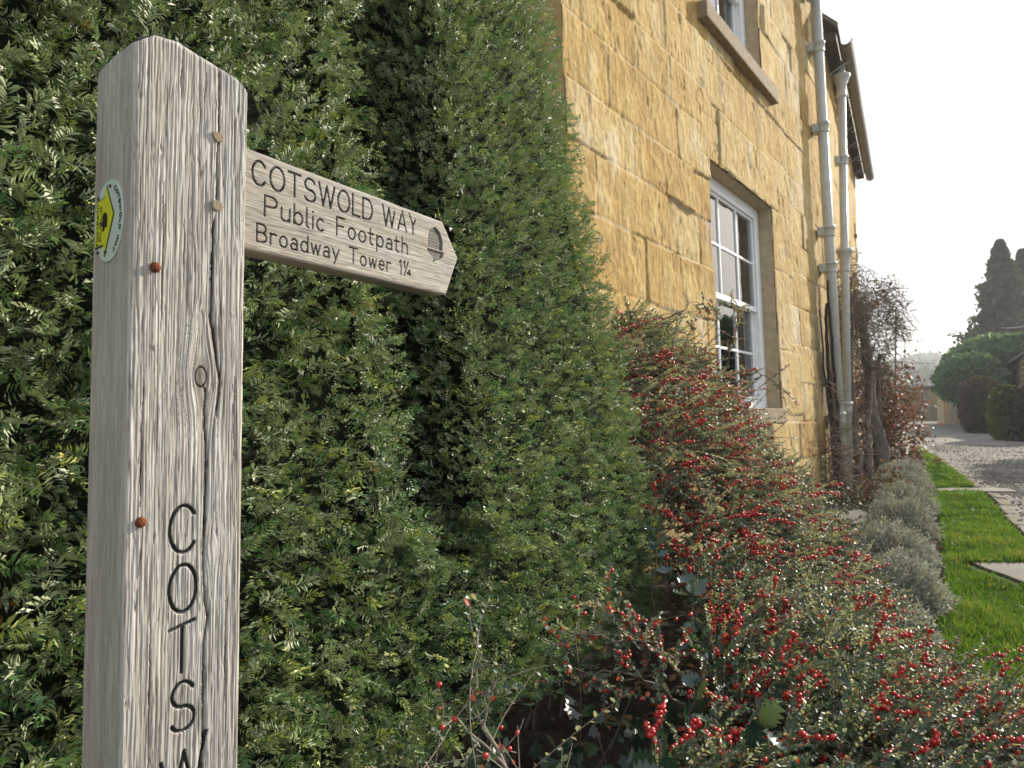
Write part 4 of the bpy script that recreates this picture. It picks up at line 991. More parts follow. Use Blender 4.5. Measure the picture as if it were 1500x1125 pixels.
twiggy('berry_branch', 'long arching cotoneaster shoots leaning in front of the lower window glass', 'branch',
       [[(1.30, 4.3, 1.35), (1.36, 4.3, 1.55), (1.38, 4.25, 1.70), (1.40, 4.2, 1.78)], [(1.3, 4.2, 1.3), (1.42, 4.15, 1.46), (1.52, 4.1, 1.46), (1.62, 4.05, 1.36)]], 15, 34, 40, M_STEM, bare=.05, leafsize=.012)

# ------------------------------------------------------------------ holly growing through the cotoneaster, ivy under the hedge
M_HOLLY = leaf_mat('holly_leaves', [(0, (.010, .030, .022)), (.5, (.018, .045, .030)), (.85, (.04, .10, .03)), (1, (.10, .20, .03))], .16, .12, .7, under=(.09, .14, .07))
M_IVY = leaf_mat('ivy_leaves', [(0, (.010, .024, .016)), (.6, (.016, .04, .022)), (1, (.05, .085, .03))], .3, .1, .5)
def holly_leaf():
    n = 5; V = []; F = []
    xs_ = np.linspace(0, 1, 2*n+1)
    for i, x in enumerate(xs_):
        w_ = .24*math.sin(math.pi*min(x*.96+.03, 1))**.7; sp = .13 if i % 2 else -.03
        if i in (0, 2*n): w_, sp = .012, 0
        zc = -.05*math.sin(x*math.pi); V += [(x, 0, zc), (x+(.04 if i % 2 else 0), w_+sp, zc+.06+(.10 if i % 2 else -.02)), (x+(.04 if i % 2 else 0), -w_-sp, zc+.06+(.10 if i % 2 else -.02))]
    for i in range(2*n):
        a = 3*i; F += [[a, a+3, a+4, a+1], [a, a+2, a+5, a+3]]
    return np.array(V), np.array(F)
def build_holly():
    spots = [((.50, 1.86, .75), 12), ((.41, 1.44, .70), 11), ((.40, 1.16, .68), 14), ((.22, 1.06, .66), 10), ((.52, 2.36, .84), 8)]
    labs = ['young holly with dark spiny leaves beside the shaded gap at the hedge end', 'small holly shoot below the other one, among berry clusters', 'glossy holly shoot with large spiny leaves nearest the bottom edge', 'low holly sprig with curled spiny leaves in front of the dark hollow', 'holly shoot with grey glinting leaves where hedge and berries meet']
    tV, tF = holly_leaf()
    for (c, n), lb in zip(spots, labs):
        c = np.array(c); root = empty('holly_shoot', (c[0], c[1], c[2]-.35)); ox = np.array(root.location); tag(root, lb, 'holly')
        st = wobble(c-[.02, -.05, .33], c+[.0, -.02, .10], 10, .03, int(c[0]*100)); v, f = tubes(st[None]-ox, np.linspace(.004, .002, 10)[None], 6); mk('stem', v, f, M_STEM, root)
        t = rng.uniform(4, 9, n); k = t.astype(int); o = st[k]; d = unit(rng.normal(size=(n, 3))+[0, -.35, .25]); up = unit(np.array([0.2, -.5, .9])+rng.normal(size=(n, 3))*.5)
        v, f = scatter(tV, tF, frames(d, up), o+d*.006-ox, rng.uniform(.040, .060, n)); tint = np.clip(rng.normal(.4, .25, n), 0, 1)
        mk('foliage', v, f, M_HOLLY, root, True, {'tint': np.repeat(tint, len(tV))})
build_holly()
def ivy_leaf():
    o = [(0, 0), (.10, .42), (.0, .62), (.34, .40), (.62, .52), (.66, .26), (1.05, 0), (.66, -.26), (.62, -.52), (.34, -.40), (.0, -.62), (.10, -.42)]
    V = [(.34, 0, -.03)]+[(x, y, .05*abs(y)) for x, y in o]; n = len(o)
    return np.array(V), np.array([[0, 1+i, 1+(i+1) % n] for i in range(n)])
def build_ivy():
    root = empty('ground_ivy', (.15, 1.75, .02)); ox = np.array(root.location); tag(root, 'dark lobed ivy in the deep shade under the hedge, behind the bare twig', 'ivy')
    n = 520; T = np.stack([rng.uniform(-.35, .60, n), rng.uniform(1.45, 2.1, n), .04+.42*rng.random(n)**1.3], -1); T[:, 1] -= .12*(T[:, 2]-.2)
    d = unit(np.array([.1, -.4, -.35])+rng.normal(size=(n, 3))*.5); up = unit(np.array([.1, -.8, .6])+rng.normal(size=(n, 3))*.4); tV, tF = ivy_leaf()
    v, f = scatter(tV, tF, frames(d, up), T-ox, rng.uniform(.028, .05, n)); mk('foliage', v, f, M_IVY, root, False, {'tint': np.repeat(rng.random(n), len(tV))})
    m = 22; P0 = np.stack([rng.uniform(-.3, .5, m), rng.uniform(1.6, 2.1, m), np.full(m, .02)], -1); v, f = tubes(branchlets(P0, unit(np.array([0, -.2, 1.])+rng.normal(size=(m, 3))*.3), rng.uniform(.25, .5, m), 8, np.full(m, .1), .3, 1)-ox, np.full((m, 8), .0025), 4); mk('stem', v, f, M_STEM, root)
build_ivy()

# ------------------------------------------------------------------ lavender edging and bed plants
M_LAV = leaf_mat('lavender_leaves', [(0, (.17, .185, .165)), (.5, (.33, .35, .32)), (.9, (.48, .50, .47)), (1, (.28, .20, .11))], .7, .15, .2)
def build_lavender():
    rows = [((1.85, 3.25), .30, .36, 'rounded grey lavender clump nearest the berries at the near end of the bed'), ((2.28, 3.95), .34, .42, 'broad grey-green lavender clump second from the near end of the bed'), ((2.72, 4.75), .36, .44, 'large silvery lavender clump beside the near flagstones'),
            ((3.42, 5.9), .38, .46, 'pale grey lavender clump in the middle of the row along the lawn'), ((4.15, 7.1), .38, .44, 'silvery lavender clump beyond the middle of the row'), ((4.85, 8.35), .40, .42, 'lavender clump beside the thin crossing flagstone'), ((5.6, 9.7), .42, .42, 'farthest grey lavender clump near the bare vine trunk')]
    for (c, r, h, lb) in rows:
        c = (c[0]-.07, c[1]+.03); r = r*.80; h = h*.85
        bz = float(lane_z(0, c[1])); root = empty('lavender_clump', (c[0], c[1], bz)); tag(root, lb, 'lavender', 'lavender clumps edging the bed')
        n = int(1500*r/.35); a = rng.random(n)*2*math.pi; q = np.sqrt(rng.random(n)); el = R(88)-q*R(74)
        D = np.stack([np.cos(a)*np.cos(el), np.sin(a)*np.cos(el), np.sin(el)], -1); lump = 1+.18*fbm(a*1.5+c[0], q*3, int(c[1]*7), 2)
        R0 = np.stack([r*D[:, 0], r*D[:, 1], h*D[:, 2]], -1)*lump[:, None]; st = R0*(.45+.35*rng.random(n))[:, None]; tip = R0*(.92+.2*rng.random(n))[:, None]
        mid = (st+tip)/2+rng.normal(size=(n, 3))*.012
        P = np.stack([st, mid, tip], 1); v, f = tubes(P, np.stack([np.full(n, .0012), np.full(n, .001), np.full(n, .0005)], 1), 3); mk('stem', v, f, M_PALESTEM, root)
        per = 9; t = rng.random((n, per)); o = (st[:, None]*(1-t[..., None])+tip[:, None]*t[..., None]).reshape(-1, 3); d = unit(np.repeat(unit(tip-st), per, 0)+rng.normal(size=(n*per, 3))*.55)
        tV = np.array([(0, 0, 0), (.5, .10, .02), (1, 0, 0), (.5, -.10, .02)]); tF = np.array([[0, 3, 2, 1]])
        v, f = scatter(tV, tF, frames(d), o, rng.uniform(.022, .040, n*per)); tint = np.clip(np.repeat(.5+.25*rng.normal(size=n), per)+.1*rng.normal(size=n*per), 0, .93); tint[rng.random(n*per) < .02] = 1
        mk('foliage', v, f, M_LAV, root, False, {'tint': np.repeat(tint, 4)})
build_lavender()
M_LITTER = leaf_mat('leaf_litter', [(0, (.05, .032, .018)), (.5, (.12, .07, .032)), (.85, (.22, .13, .055)), (1, (.30, .10, .03))], .8, .1, .2)
def build_litter():
    n = 5200; t = rng.random(n)**1.5; e = rng.random(n)
    base = np.stack([1.2+.535*13*t, 2.0+.85*13*t], -1); T2 = base+np.stack([-(e*1.9-.35)*.82, (e*1.9-.35)*.5], -1)
    T = np.stack([T2[:, 0], T2[:, 1], lane_z(0, T2[:, 1])+.008+.02*rng.random(n)], -1)
    K = catmull([(x, y, 0) for x, y in KERB], n//4)[rng.permutation(n//4)]; K[:, :2] += rng.normal(size=(len(K), 2))*.10+[.06, -.03]; K[:, 2] = lane_z(0, K[:, 1])+.025
    T = np.concatenate([T, K]); n = len(T)
    tV, tF = oval_leaf(); d = unit(rng.normal(size=(n, 3))*[1, 1, .35]); up = unit(np.array([0, 0, 1.])+rng.normal(size=(n, 3))*.4)
    v, f = scatter(tV*[1, 1.3, 1], tF, frames(d, up), T, rng.uniform(.015, .05, n)); o = mk('leaf_litter', v, f, M_LITTER, None, False, {'tint': np.repeat(rng.random(n), len(tV))}); tag(o, kind='stuff')
    n = 15000; T = K[rng.integers(0, len(K), n)]+np.stack([rng.uniform(.0, 1.0, n)**1.6*3.2, -rng.random(n)*.9, np.zeros(n)], -1); T[:, 2] = lane_z(0, T[:, 1])+.044+.02*fbm(T[:, 0]*.7, T[:, 1]*.7, 3, 3)
    iV, iF = ico(1); sc = np.stack([rng.uniform(.006, .02, n), rng.uniform(.006, .018, n), rng.uniform(.004, .009, n)], -1)
    v, f = scatter(iV, iF, frames(unit(rng.normal(size=(n, 3))*[1, 1, .1]), np.tile([0, 0, 1.], (n, 1))), T, sc); o = mk('loose_gravel', v, f, M_GRAVEL, None, True); tag(o, kind='stuff')
build_litter()
M_DARKLEAF = leaf_mat('bed_plant_leaves', [(0, (.02, .03, .014)), (.6, (.045, .06, .025)), (.9, (.09, .09, .04)), (1, (.16, .09, .04))], .5, .2, .4)
def tuft(c, r, h, n, name, label, cat, mat, ls, seed, wd=.55, group=None, stems=True):
    global rng
    keep = rng; rng = np.random.default_rng(seed); bz = float(lane_z(0, c[1])); root = empty(name, (c[0], c[1], bz)); tag(root, label, cat, group)
    a = rng.random(n)*2*math.pi; q = np.sqrt(rng.random(n)); T = np.stack([r*q*np.cos(a), r*q*np.sin(a), h*rng.random(n)*(1.05-q*q)*(.7+.6*rng.random(n))], -1)
    d = unit(T/[r, r, h]*.6+rng.normal(size=(n, 3))*.6+[0, 0, .2]); tV, tF = oval_leaf(); v, f = scatter(tV*[1, wd/.5, 1], tF, frames(d, unit(rng.normal(size=(n, 3))*.5+[0, 0, 1.])), T, ls*(.6+.7*rng.random(n)))
    mk('foliage', v, f, mat, root, False, {'tint': np.repeat(np.clip(rng.normal(.5, .25, n), 0, 1), len(tV))})
    if stems:
        m = 40; P0 = np.stack([r*.3*rng.normal(size=m), r*.3*rng.normal(size=m), np.zeros(m)], -1)
        P = branchlets(P0, unit(P0/r+rng.normal(size=(m, 3))*.35+[0, 0, 1.]), rng.uniform(.6, 1.15, m)*h, 7, np.full(m, .15), .3, 1); v, f = tubes(P, np.linspace(1, .4, 7)[None]*np.full((m, 1), .0035), 4); mk('stem', v, f, M_STEM, root)
    rng = keep
tuft((2.55, 5.6), .42, .34, 1500, 'bed_plant', 'low dark leafy plant in the bed between cotoneaster and lavender', 'plant', M_DARKLEAF, .035, 3)
tuft((3.3, 6.9), .5, .36, 1500, 'bed_plant', 'tangled dark plant in the bed at the foot of the nearer downpipe', 'plant', M_DARKLEAF, .032, 4)
tuft((4.35, 8.0), .45, .45, 1300, 'bed_plant', 'brown dying-back plant in the bed beneath the bare vine', 'plant', M_LITTER, .04, 5)
m = MB(); m.prism([(0, 0), (.34, .05), (.40, .30), (.05, .34)], 0, .05, 2); o = m.build('paving_slab', M_FLAG, None, bevel=.006); o.location = (3.05, 6.2, .17); o.rotation_euler = (R(9), R(-5), .3); tag(o, 'small loose stone slab lying in the dark bed', 'slab')

# ------------------------------------------------------------------ bare wall climber, black vine, red-leaved shrub
M_VINE = plain('grey_vine_bark', (.17, .14, .115), .9, .6, 26, .9, .15)
M_BLACKVINE = plain('blackened_vine_bark', (.045, .036, .03), .9, .5, 30, .9, .1)
M_DRYTWIG = plain('brown_dry_twigs', (.20, .155, .115), .9, .45, 30, .3, .1)
M_REDLEAF = leaf_mat('autumn_leaves', [(0, (.03, .045, .018)), (.3, (.085, .06, .03)), (.6, (.17, .085, .055)), (.85, (.27, .15, .11)), (1, (.40, .30, .21))], .5, .35, .4, tcol=(1.1, .85, .65))
def wing_pt(t, off, z): p = W0+eW*t+nW*off; return (p[0], p[1], z)
def build_climber():
    root = empty('bare_wall_climber', wing_pt(2.2, .35, .15)); ox = np.array(root.location); tag(root, 'old bare climber with thick twisted grey trunks and brown twigs on the house wall', 'climber')
    tr = [([wing_pt(2.35, .55, .1), wing_pt(2.3, .52, .6), wing_pt(2.15, .42, 1.15), wing_pt(2.3, .40, 1.7), wing_pt(2.2, .32, 2.3), wing_pt(2.0, .28, 3.0)], .125),
          ([wing_pt(1.35, .40, .1), wing_pt(1.45, .38, .7), wing_pt(1.9, .38, 1.3), wing_pt(2.05, .42, 1.9), wing_pt(2.5, .35, 2.5)], .055),
          ([wing_pt(1.15, .30, .1), wing_pt(1.2, .22, .9), wing_pt(1.1, .2, 1.6), wing_pt(1.3, .2, 2.4), wing_pt(1.45, .25, 3.1)], .045),
          ([wing_pt(2.6, .55, .1), wing_pt(2.75, .5, .8), wing_pt(2.55, .5, 1.5), wing_pt(2.8, .5, 2.2)], .06),
          ([wing_pt(.95, .28, .12), wing_pt(1.0, .30, .45), wing_pt(1.25, .30, .62), wing_pt(1.6, .34, .35)], .04)]
    for k, (pts, r) in enumerate(tr):
        P = catmull(pts, 60); P += np.stack([.03*fbm(np.linspace(0, 9, 60), np.full(60, k+.5+c), 100+k, 3) for c in range(3)], -1)
        rad = np.linspace(1, .45, 60)*r*(1+.25*fbm(np.linspace(0, 14, 60), np.full(60, k+.2), 120+k, 2)); v, f = tubes(P[None]-ox, rad[None], 10)
        v = v.reshape(60, 10, 3); c = (P-ox)[:, None]; ang = np.arange(10)*.63; w_ = 1+.16*np.sin(ang[None]*3+np.linspace(0, 9, 60)[:, None]); v = c+(v-c)*w_[..., None]; mk('trunk', v.reshape(-1, 3), f, M_VINE, root)
    # twig masses on the wall and hanging over the end
    n = 1900; cl = [(1.7, .16, 2.6, .55, .75), (2.6, .26, 3.0, .7, .55), (2.5, .45, 2.1, .6, .5), (1.5, .15, 1.3, .45, .8), (3.05, .62, 3.15, .50, .40), (3.25, .74, 2.75, .35, .30), (1.2, .12, 3.2, .35, .55)]
    ci = rng.choice(len(cl), n, p=np.array([.2, .2, .2, .12, .14, .08, .06])); c = np.array(cl)[ci]
    t = c[:, 0]+c[:, 3]*rng.normal(size=n)*.55; off = np.abs(c[:, 1]+.12*rng.normal(size=n))+.01; z = c[:, 2]+c[:, 4]*rng.normal(size=n)*.5
    P0 = W0+t[:, None]*eW+off[:, None]*nW+z[:, None]*np.array([0, 0, 1.])
    D = unit(rng.normal(size=(n, 3))*[1, 1, 1]+nW*.35+[0, 0, -.05]); L = rng.uniform(.12, .42, n); P = branchlets(P0, D, L, 7, rng.uniform(.1, .7, n), .5, 1); P += .012*rng.normal(size=P.shape)
    v, f = tubes(P-ox, np.linspace(1, .5, 7)[None]*rng.uniform(.003, .008, n)[:, None], 3); mk('twigs', v, f, M_DRYTWIG, root)['kind'] = 'stuff'
    # a clump of hanging shoots on a thin upright stake-like stem
    S = catmull([wing_pt(3.75, .72, 1.3), wing_pt(3.75, .74, 2.2), wing_pt(3.7, .76, 3.1)], 20); v, f = tubes(S[None]-ox, np.full((1, 20), .013), 6); mk('stem', v, f, M_DRYTWIG, root)
    m = 110; o = P[rng.integers(0, n, m), 6]; tV, tF = oval_leaf(); v, f = scatter(tV, tF, frames(unit(rng.normal(size=(m, 3))+[0, 0, -.8])), o-ox, rng.uniform(.04, .09, m)); mk('foliage', v, f, M_LITTER, root, False, {'tint': np.repeat(rng.random(m), len(tV))})
build_climber()
def build_black_vine():
    base = -2.0*nH+9.45*eH; root = empty('black_vine', (base[0]+.12*nH[0], base[1]+.12*nH[1], .1)); ox = np.array(root.location); tag(root, 'blackened dead vine climbing between the wall and the nearer downpipe', 'vine')
    ln = lambda s, off, z: tuple(-2.0*nH+(s-.28)*eH+(off-z*.035)*nH+np.array([0, 0, z]))
    PL = np.stack([catmull([ln(9.50, .13, .1), ln(9.52, .10, 1.0), ln(9.50, .09, 1.8), ln(9.54, .09, 2.6)], 40), catmull([ln(9.32, .2, .1), ln(9.42, .10, .9), ln(9.38, .07, 1.7), ln(9.3, .06, 2.5)], 40), catmull([ln(9.58, .16, .1), ln(9.56, .15, .9), ln(9.60, .13, 1.9), ln(9.56, .12, 2.9)], 40)])
    PL += .02*np.stack([fbm(np.linspace(0, 9, 40)[None].repeat(3, 0), np.arange(3)[:, None]+c*.7, 140+c, 3) for c in range(3)], -1)
    v, f = tubes(PL-ox, np.linspace(1, .4, 40)[None]*np.array([[.045], [.022], [.03]]), 8); mk('stem', v, f, M_BLACKVINE, root)
    n = 420; s = 9.42+.16*rng.normal(size=n); z = np.abs(rng.normal(size=n))*.55+.15; P0 = np.stack([np.array(ln(a, .10, b)) for a, b in zip(s, z)]); P = branchlets(P0, unit(rng.normal(size=(n, 3))+nH*.7), rng.uniform(.1, .32, n), 6, rng.uniform(0, .4, n), .5, 1)
    v, f = tubes(P-ox, np.full((n, 6), .0038), 3); mk('twigs', v, f, M_DRYTWIG, root)['kind'] = 'stuff'
build_black_vine()
def build_red():
    c0 = np.array(wing_pt(3.9, .50, .18)); root = empty('red_leaved_shrub', tuple(c0)); tag(root, 'autumn shrub with red and brown leaves at the far corner of the house', 'shrub'); n = 6500
    P = np.stack([rng.normal(size=n)*.28, rng.normal(size=n)*.5, .95+rng.normal(size=n)*.62], -1); P = P[(P[:, 2] > .05) & (np.abs(P[:, 0]) < .48) & (P[:, 2] < 1.9)]; P[:, 0] *= 1-.28*np.clip(P[:, 2]-.9, 0, 1.4); P[:, 0] += -.15*np.clip(P[:, 2]-1.0, 0, 1.3); n = len(P)
    tV, tF = oval_leaf(); v, f = scatter(tV*[1, 1.2, 1], tF, frames(unit(rng.normal(size=(n, 3))+[0, 0, -.4])), P, rng.uniform(.035, .075, n)); tint = np.clip(.46+.35*fbm(P[:, 0]*3+P[:, 1], P[:, 2]*3, 150, 2)+.22*rng.normal(size=n), 0, 1)
    mk('foliage', v, f, M_REDLEAF, root, False, {'tint': np.repeat(tint, len(tV))}); m = 30
    PL = branchlets(np.zeros((m, 3))+rng.normal(size=(m, 3))*[.2, .2, 0], unit(rng.normal(size=(m, 3))*[.16, .16, 0]+[0, 0, 1.]), rng.uniform(.8, 1.7, m), 9, np.full(m, .05), .08, 1); v, f = tubes(PL, np.linspace(1, .3, 9)[None]*np.full((m, 1), .010), 5); mk('stem', v, f, M_VINE, root)
build_red()

# ------------------------------------------------------------------ far end of the lane
def wall_stone_mat():
    m, nt, b = new_mat('lane_wall_stone')
    tc = nt.nodes.new('ShaderNodeTexCoord'); br = nt.nodes.new('ShaderNodeTexBrick'); mp = nt.nodes.new('ShaderNodeMapping'); mp.inputs['Rotation'].default_value = (R(90), 0, 0)
    nt.links.new(tc.outputs['Object'], mp.inputs[0]); nt.links.new(mp.outputs[0], br.inputs['Vector'])
    br.inputs['Scale'].default_value = 3.2; br.inputs['Color1'].default_value = (.215, .165, .095, 1); br.inputs['Color2'].default_value = (.15, .12, .078, 1); br.inputs['Mortar'].default_value = (.085, .07, .05, 1); br.inputs['Mortar Size'].default_value = .018; br.inputs['Bias'].default_value = -.1
    br.inputs['Row Height'].default_value = .34; br.inputs['Brick Width'].default_value = .85
    n1 = noise(nt, 1.6, 6, .65); c = mixc(nt, .85, br.outputs['Color'], ramp(nt, n1, [(.3, (.6, .62, .6)), (.7, (1.3, 1.25, 1.1))]), 'MULTIPLY'); nt.links.new(c, b.inputs['Base Color']); b.inputs['Roughness'].default_value = .95
    bump(nt, b, noise(nt, 14, 5, .65), .8, .03); return m
M_LWALL = wall_stone_mat()
def lane_wall(p, q, zb, zt, th, name, label, seed):
    p = np.array(p, float); q = np.array(q, float); L = np.linalg.norm(q-p); ang = math.atan2(*(q-p)[::-1]); n = 60
    root = empty(name, (p[0], p[1], 0), (0, 0, ang)); tag(root, label, 'wall')
    x = np.linspace(0, L, n); V = []; zt_ = zt+.05*fbm(x*.9, x*0, seed, 3)+np.linspace(0, lane_z(0, q[1])-lane_z(0, p[1]), n)
    prof = [(0, 0), (0, .5), (0, 1), (th, 1), (th, .5), (th, 0)]
    V = np.array([[(xx, y+.03*vn(xx*2.5, k*3.3, seed), zb+(a-zb)*k) for (y, k) in prof] for xx, a in zip(x, zt_)])
    mk('masonry', V.reshape(-1, 3), np.concatenate([gridfaces(n, 6), ]), M_LWALL, root)
    m = MB(); m.box(-.01, .02, 0, th, zb, zt); m.box(L-.02, L+.01, 0, th, zb, zt_[-1]); m.build('end_stones', M_LWALL, root)
    k = 0; xx = 0; m = MB()
    while xx < L-.2:
        w_ = rng.uniform(.25, .5); a = np.interp(xx, x, zt_); m.box(xx, min(xx+w_-.015, L), -.05, th+.05, a-.01, a+.10+.04*rng.random()); xx += w_
    m.build('coping', M_LWALL, root, bevel=.02)
    return root
lane_wall((22.0, 39.6), (29, 39.0), .2, 2.55, .4, 'boundary_wall', 'weathered stone boundary wall closing the far end of the lane', 5)
lane_wall((21.75, 34.0), (17.5, 25.8), .2, 2.32, .4, 'boundary_wall', 'taller stone wall along the right of the lane, below the round green shrub', 9)
m = MB(); m.box(-.28, .28, -.28, .28, 0, 2.45); m.box(-.36, .36, -.36, .36, 2.45, 2.58); o = m.build('gate_pier', M_DRESS, None, bevel=.02); o.location = (21.95, 34.55, .35); tag(o, 'pale dressed stone pier at the corner of the far lane walls', 'pier')

M_FARLEAF = leaf_mat('evergreen_leaves', [(0, (.04, .085, .05)), (.5, (.085, .16, .085)), (.85, (.14, .225, .11)), (1, (.19, .26, .10))], .4, .42, .5)
M_CYP = leaf_mat('cypress_foliage', [(0, (.025, .042, .02)), (.5, (.055, .085, .036)), (.85, (.09, .12, .05)), (1, (.13, .14, .06))], .6, .4, .3)
M_SUNLIT_HEDGE = leaf_mat('sunlit_hedge_leaves', [(0, (.035, .05, .012)), (.5, (.09, .105, .018)), (1, (.24, .23, .04))], .5, .35, .3)  # sunlight on the hedge's front end is put into these yellow tones
M_BROWNH = leaf_mat('bronze_hedge_leaves', [(0, (.035, .030, .022)), (.5, (.065, .055, .040)), (.9, (.10, .085, .055)), (1, (.15, .10, .05))], .6, .2, .3)
M_WOOD = leaf_mat('hill_woodland', [(0, (.035, .055, .03)), (.5, (.07, .095, .045)), (.8, (.13, .125, .05)), (1, (.20, .16, .06))], .8, .2, .2)
CLUMP_V = np.array([(0,0,0),(.5,.35,.12),(1,0,0),(.5,-.35,-.1),(.1,.2,.5),(.6,0,.75),(.2,-.25,.5)]); CLUMP_F = np.array([[0,3,2,1],[0,4,5,6]])
def crown_tree(name, label, cat, c, sampler, n, size, mat, trunk, seed, group=None, trunk_mat=M_VINE):
    global rng
    keep = rng; rng = np.random.default_rng(seed); root = empty(name, c); tag(root, label, cat, group)
    P, out = sampler(n); n = len(P); d = unit(out*.8+rng.normal(size=(n, 3))*.6); v, f = scatter(CLUMP_V, CLUMP_F, frames(d), P, size*(.6+.8*rng.random(n)))
    tint = np.clip(.45+.2*rng.normal(size=n)+.25*fbm(P[:, 0]*1.1+P[:, 1], P[:, 2]*1.1, seed, 3), 0, 1); mk('crown', v, f, mat, root, False, {'tint': np.repeat(tint, len(CLUMP_V))})
    for (pts, r) in trunk:
        Q = catmull(pts, 14); v, f = tubes(Q[None], np.linspace(1, .35, 14)[None]*r, 8); mk('trunk', v, f, trunk_mat, root)
    rng = keep
def cone(h0, h1, rmax, lean=0, power=.75, seed=0):
    def s(n):
        t = rng.random(n)**.85; a = rng.random(n)*2*math.pi; z = h0+(h1-h0)*t
        r = rmax*(np.clip(1-t, 0, 1)**power)*np.clip(t*9+.35, 0, 1)*np.clip(1+1.0*fbm(a*1.3, z*.8, seed, 3)+1.1*fbm(a*4, z*2.6, seed+2, 2), .25, 2); q = np.clip(rng.random(n)**.33, .3, 1)*(1+.35*rng.random(n)**8)
        P = np.stack([r*q*np.cos(a)+lean*t, r*q*np.sin(a), z], -1); return P, np.stack([np.cos(a)*.7, np.sin(a)*.7, np.full(n, .9)], -1)
    return s
def blob(rx, ry, h0, h1, seed=0, flat=1.0):
    def s(n):
        d = unit(rng.normal(size=(n, 3))); lump = 1+.25*fbm(d[:, 0]*2.2+d[:, 1], d[:, 2]*2.2, seed, 3); q = rng.random(n)**.25
        P = d*np.array([rx, ry, (h1-h0)/2])*(lump*q)[:, None]; P[:, 2] += (h0+h1)/2; return P, d
    return s
def trimmed(rx, ry, h):
    def s(n):
        p = 2.7; d = rng.normal(size=(n, 3)); d = d/(np.abs(d)**p).sum(1, keepdims=True)**(1/p); P = d*np.array([rx, ry, h/2])*(rng.random(n)**.16*(1+.22*fbm(d[:, 0]*3+d[:, 1]*2, d[:, 2]*3, 5, 3)))[:, None]; P[:, 2] += h/2; return P*[1, 1, 1], d
    return s
crown_tree('cypress_tree', 'dark cypress with a ragged pointed top, left of the pair above the green shrub', 'tree', (34.0, 47.5, .6), cone(1.5, 12.4, 2.15, .25, .85, 3), 15000, .30, M_CYP, [([(0, 0, 0), (.05, 0, 4), (0, 0, 9)], .3)], 21, 'cypress trees beyond the wall')
crown_tree('cypress_tree', 'dark cypress cut off by the right edge, right of the pair above the green shrub', 'tree', (36.6, 48.5, .6), cone(1.5, 12.0, 1.9, 0, .8, 7), 13000, .30, M_CYP, [([(0, 0, 0), (.05, 0, 4), (0, 0, 9)], .3)], 22, 'cypress trees beyond the wall')
crown_tree('evergreen_shrub', 'large rounded blue-green evergreen shrub leaning over the lane wall', 'shrub', (21.2, 29.8, .5), blob(1.8, 2.2, 1.75, 3.95, 5), 14000, .24, M_FARLEAF, [([(0, 0, 0), (.1, 0, 1.2), (.3, 0, 2.5)], .14), ([(0, 0, 0), (-.2, 0, 1.2), (-.7, 0, 2.4)], .10)], 23)
crown_tree('evergreen_shrub', 'smaller dark evergreen shrub at the left shoulder of the large blue-green one', 'shrub', (20.9, 31.6, .5), blob(1.0, 1.1, 1.5, 3.2, 8), 5000, .2, M_FARLEAF, [([(0, 0, 0), (.1, 0, 1.2), (.1, 0, 2.2)], .08)], 24)
crown_tree('wall_ivy', 'bushy dark ivy spilling over the top of the taller lane wall', 'ivy', (19.0, 28.4, .5), blob(1.0, 1.6, 1.0, 3.05, 12), 5000, .15, M_FARLEAF, [([(.2, 0, 0), (.2, 0, .8), (.1, 0, 1.7)], .05)], 44)
crown_tree('clipped_shrub', 'upright bronze-brown clipped shrub against the lane wall', 'shrub', (16.95, 24.6, .38), trimmed(.66, .6, 1.98), 7000, .12, M_BROWNH, [([(0, 0, 0), (.02, 0, .5), (0, 0, 1)], .05)], 25)
crown_tree('clipped_hedge', 'front end of the clipped lane hedge, sunlight put into its yellow-green leaf colour', 'hedge', (14.75, 20.4, .3), trimmed(.30, .5, 1.62), 7000, .10, M_SUNLIT_HEDGE, [([(0, 0, 0), (.02, 0, .5), (0, 0, 1)], .04)], 26)
crown_tree('clipped_hedge', 'dark bronze clipped hedge beside the lane at the right edge, before the small building', 'hedge', (15.15, 19.9, .3), trimmed(.62, .8, 1.58), 8000, .10, M_BROWNH, [([(0, 0, 0), (.02, 0, .5), (0, 0, 1)], .05)], 27)  # rest of the same hedge, built apart in the darker leaves

crown_tree('garden_tree', 'leafy tree across the lane, seen only as a dark reflection in the lower window', 'tree', (15.6, 15.2, .2), blob(1.9, 1.9, 1.0, 4.2, 31), 7000, .26, M_FARLEAF, [([(0, 0, 0), (.05, 0, 1.5), (.1, 0, 3.2)], .13)], 31)
crown_tree('garden_tree', 'shorter bushy tree across the lane, reflected at the foot of the lower window', 'tree', (13.4, 11.4, .2), blob(1.6, 1.5, .2, 2.7, 33), 6000, .24, M_CYP, [([(0, 0, 0), (.05, 0, 1), (.1, 0, 2.2)], .1)], 32)

# small stone outbuilding at the right edge
ob = empty('stone_outbuilding', (19.55, 26.2, .4), (0, 0, R(58))); tag(ob, 'small stone outbuilding with a slate roof at the right edge above the hedges', 'building')
m = MB(); m.box(0, 5, -4, 0, -.4, 2.85); m.build('wall', M_LWALL, ob)
m = MB(); m.prism([(-4.0, 2.853), (0, 2.853), (-2.0, 4.3)], .002, 4.998, 0); m.build('gable', M_LWALL, ob)
m = MB(); m.prism([(-4.3, 2.72), (-2.0, 4.42), (.3, 2.72), (.3, 2.80), (-2.0, 4.54), (-4.3, 2.80)], -.2, 5.2, 0); m.build('roof', M_SLATE, ob)
m = MB(); m.box(2.0, 2.9, .002, .05, 0, 1.95); m.build('door', M_TIMBER, ob)
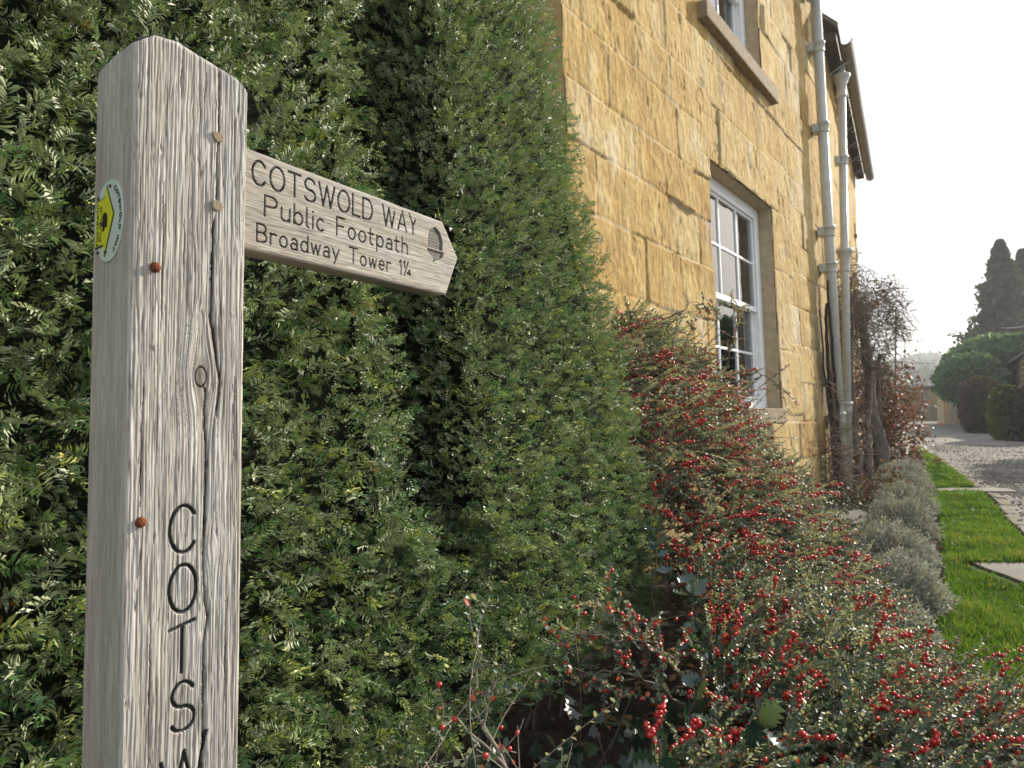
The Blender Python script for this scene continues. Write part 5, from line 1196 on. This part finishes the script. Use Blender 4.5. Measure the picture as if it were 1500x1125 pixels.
# overhead cable
P = catmull([(37.0, 52.0, 7.6), (27, 36.5, 5.9), (19, 24, 4.75), (11, 12, 3.9)], 40); P[:, 2] -= .25*np.sin(np.linspace(0, math.pi, 40))
v, f = tubes(P[None]-P[0], np.full((1, 40), .016), 6); o = mk('overhead_cable', v, f, plain('cable_sheath', (.45, .45, .44), .5, .1, 5, 0)); o.location = tuple(P[0]); tag(o, 'single thin pale overhead cable crossing in front of the cypresses', 'cable')

# hills with woodland
gx, gy = np.meshgrid(np.linspace(-260, 520, 90), np.linspace(150, 620, 50)); th = np.arctan2(gx, gy)
hz = .67+np.clip((gy-160)/230, 0, 1)**1.3*(17+7*np.exp(-((th-R(31.2))/R(1.6))**2)+5*fbm(th*9, th*0, 33, 3))*np.clip(1-(gy-430)/260, .3, 1)
M_HILL = plain('hill_pasture', (.09, .12, .045), .95, .4, .03, 0, .1)
o = mk('hills', np.stack([gx, gy, hz-.3], -1).reshape(-1, 3), gridfaces(*gx.shape), M_HILL); tag(o, kind='structure')
n = 9000; tx = rng.uniform(R(14), R(42), n); ty = rng.uniform(185, 430, n); X = np.tan(tx)*ty
base = .67+np.clip((ty-160)/230, 0, 1)**1.3*(17+7*np.exp(-((tx-R(31.2))/R(1.6))**2)+5*fbm(tx*9, tx*0, 33, 3))*np.clip(1-(ty-430)/260, .3, 1)
rr = rng.uniform(2.2, 4.8, n); per = 16; d = unit(rng.normal(size=(n*per, 3))); C3 = np.repeat(np.stack([X, ty, base+rr*.8], -1), per, 0)+d*np.repeat(rr, per)[:, None]*[1, 1, 1.1]
v, f = scatter(CLUMP_V, CLUMP_F, frames(d), C3, rng.uniform(1.6, 3.2, n*per)); tint = np.clip(np.repeat(.4+.25*rng.normal(size=n)+.3*fbm(X*.02, ty*.02, 8, 2), per)+.08*rng.normal(size=n*per), 0, 1)
o = mk('far_woodland', v, f, M_WOOD, None, False, {'tint': np.repeat(tint, len(CLUMP_V))}); tag(o, kind='stuff')

# ------------------------------------------------------------------ autumn haze over the valley
m = MB(); m.box(-280, 540, -30, 640, -1.5, 62)
M_HAZE = bpy.data.materials.new('haze'); M_HAZE.use_nodes = True; nt = M_HAZE.node_tree; nt.nodes.clear()
out = nt.nodes.new('ShaderNodeOutputMaterial'); pv = nt.nodes.new('ShaderNodeVolumePrincipled'); pv.inputs['Color'].default_value = (.86, .90, .96, 1); pv.inputs['Density'].default_value = .0011; pv.inputs['Anisotropy'].default_value = .3
nt.links.new(pv.outputs[0], out.inputs['Volume'])
o = m.build('haze', M_HAZE); tag(o, kind='stuff')
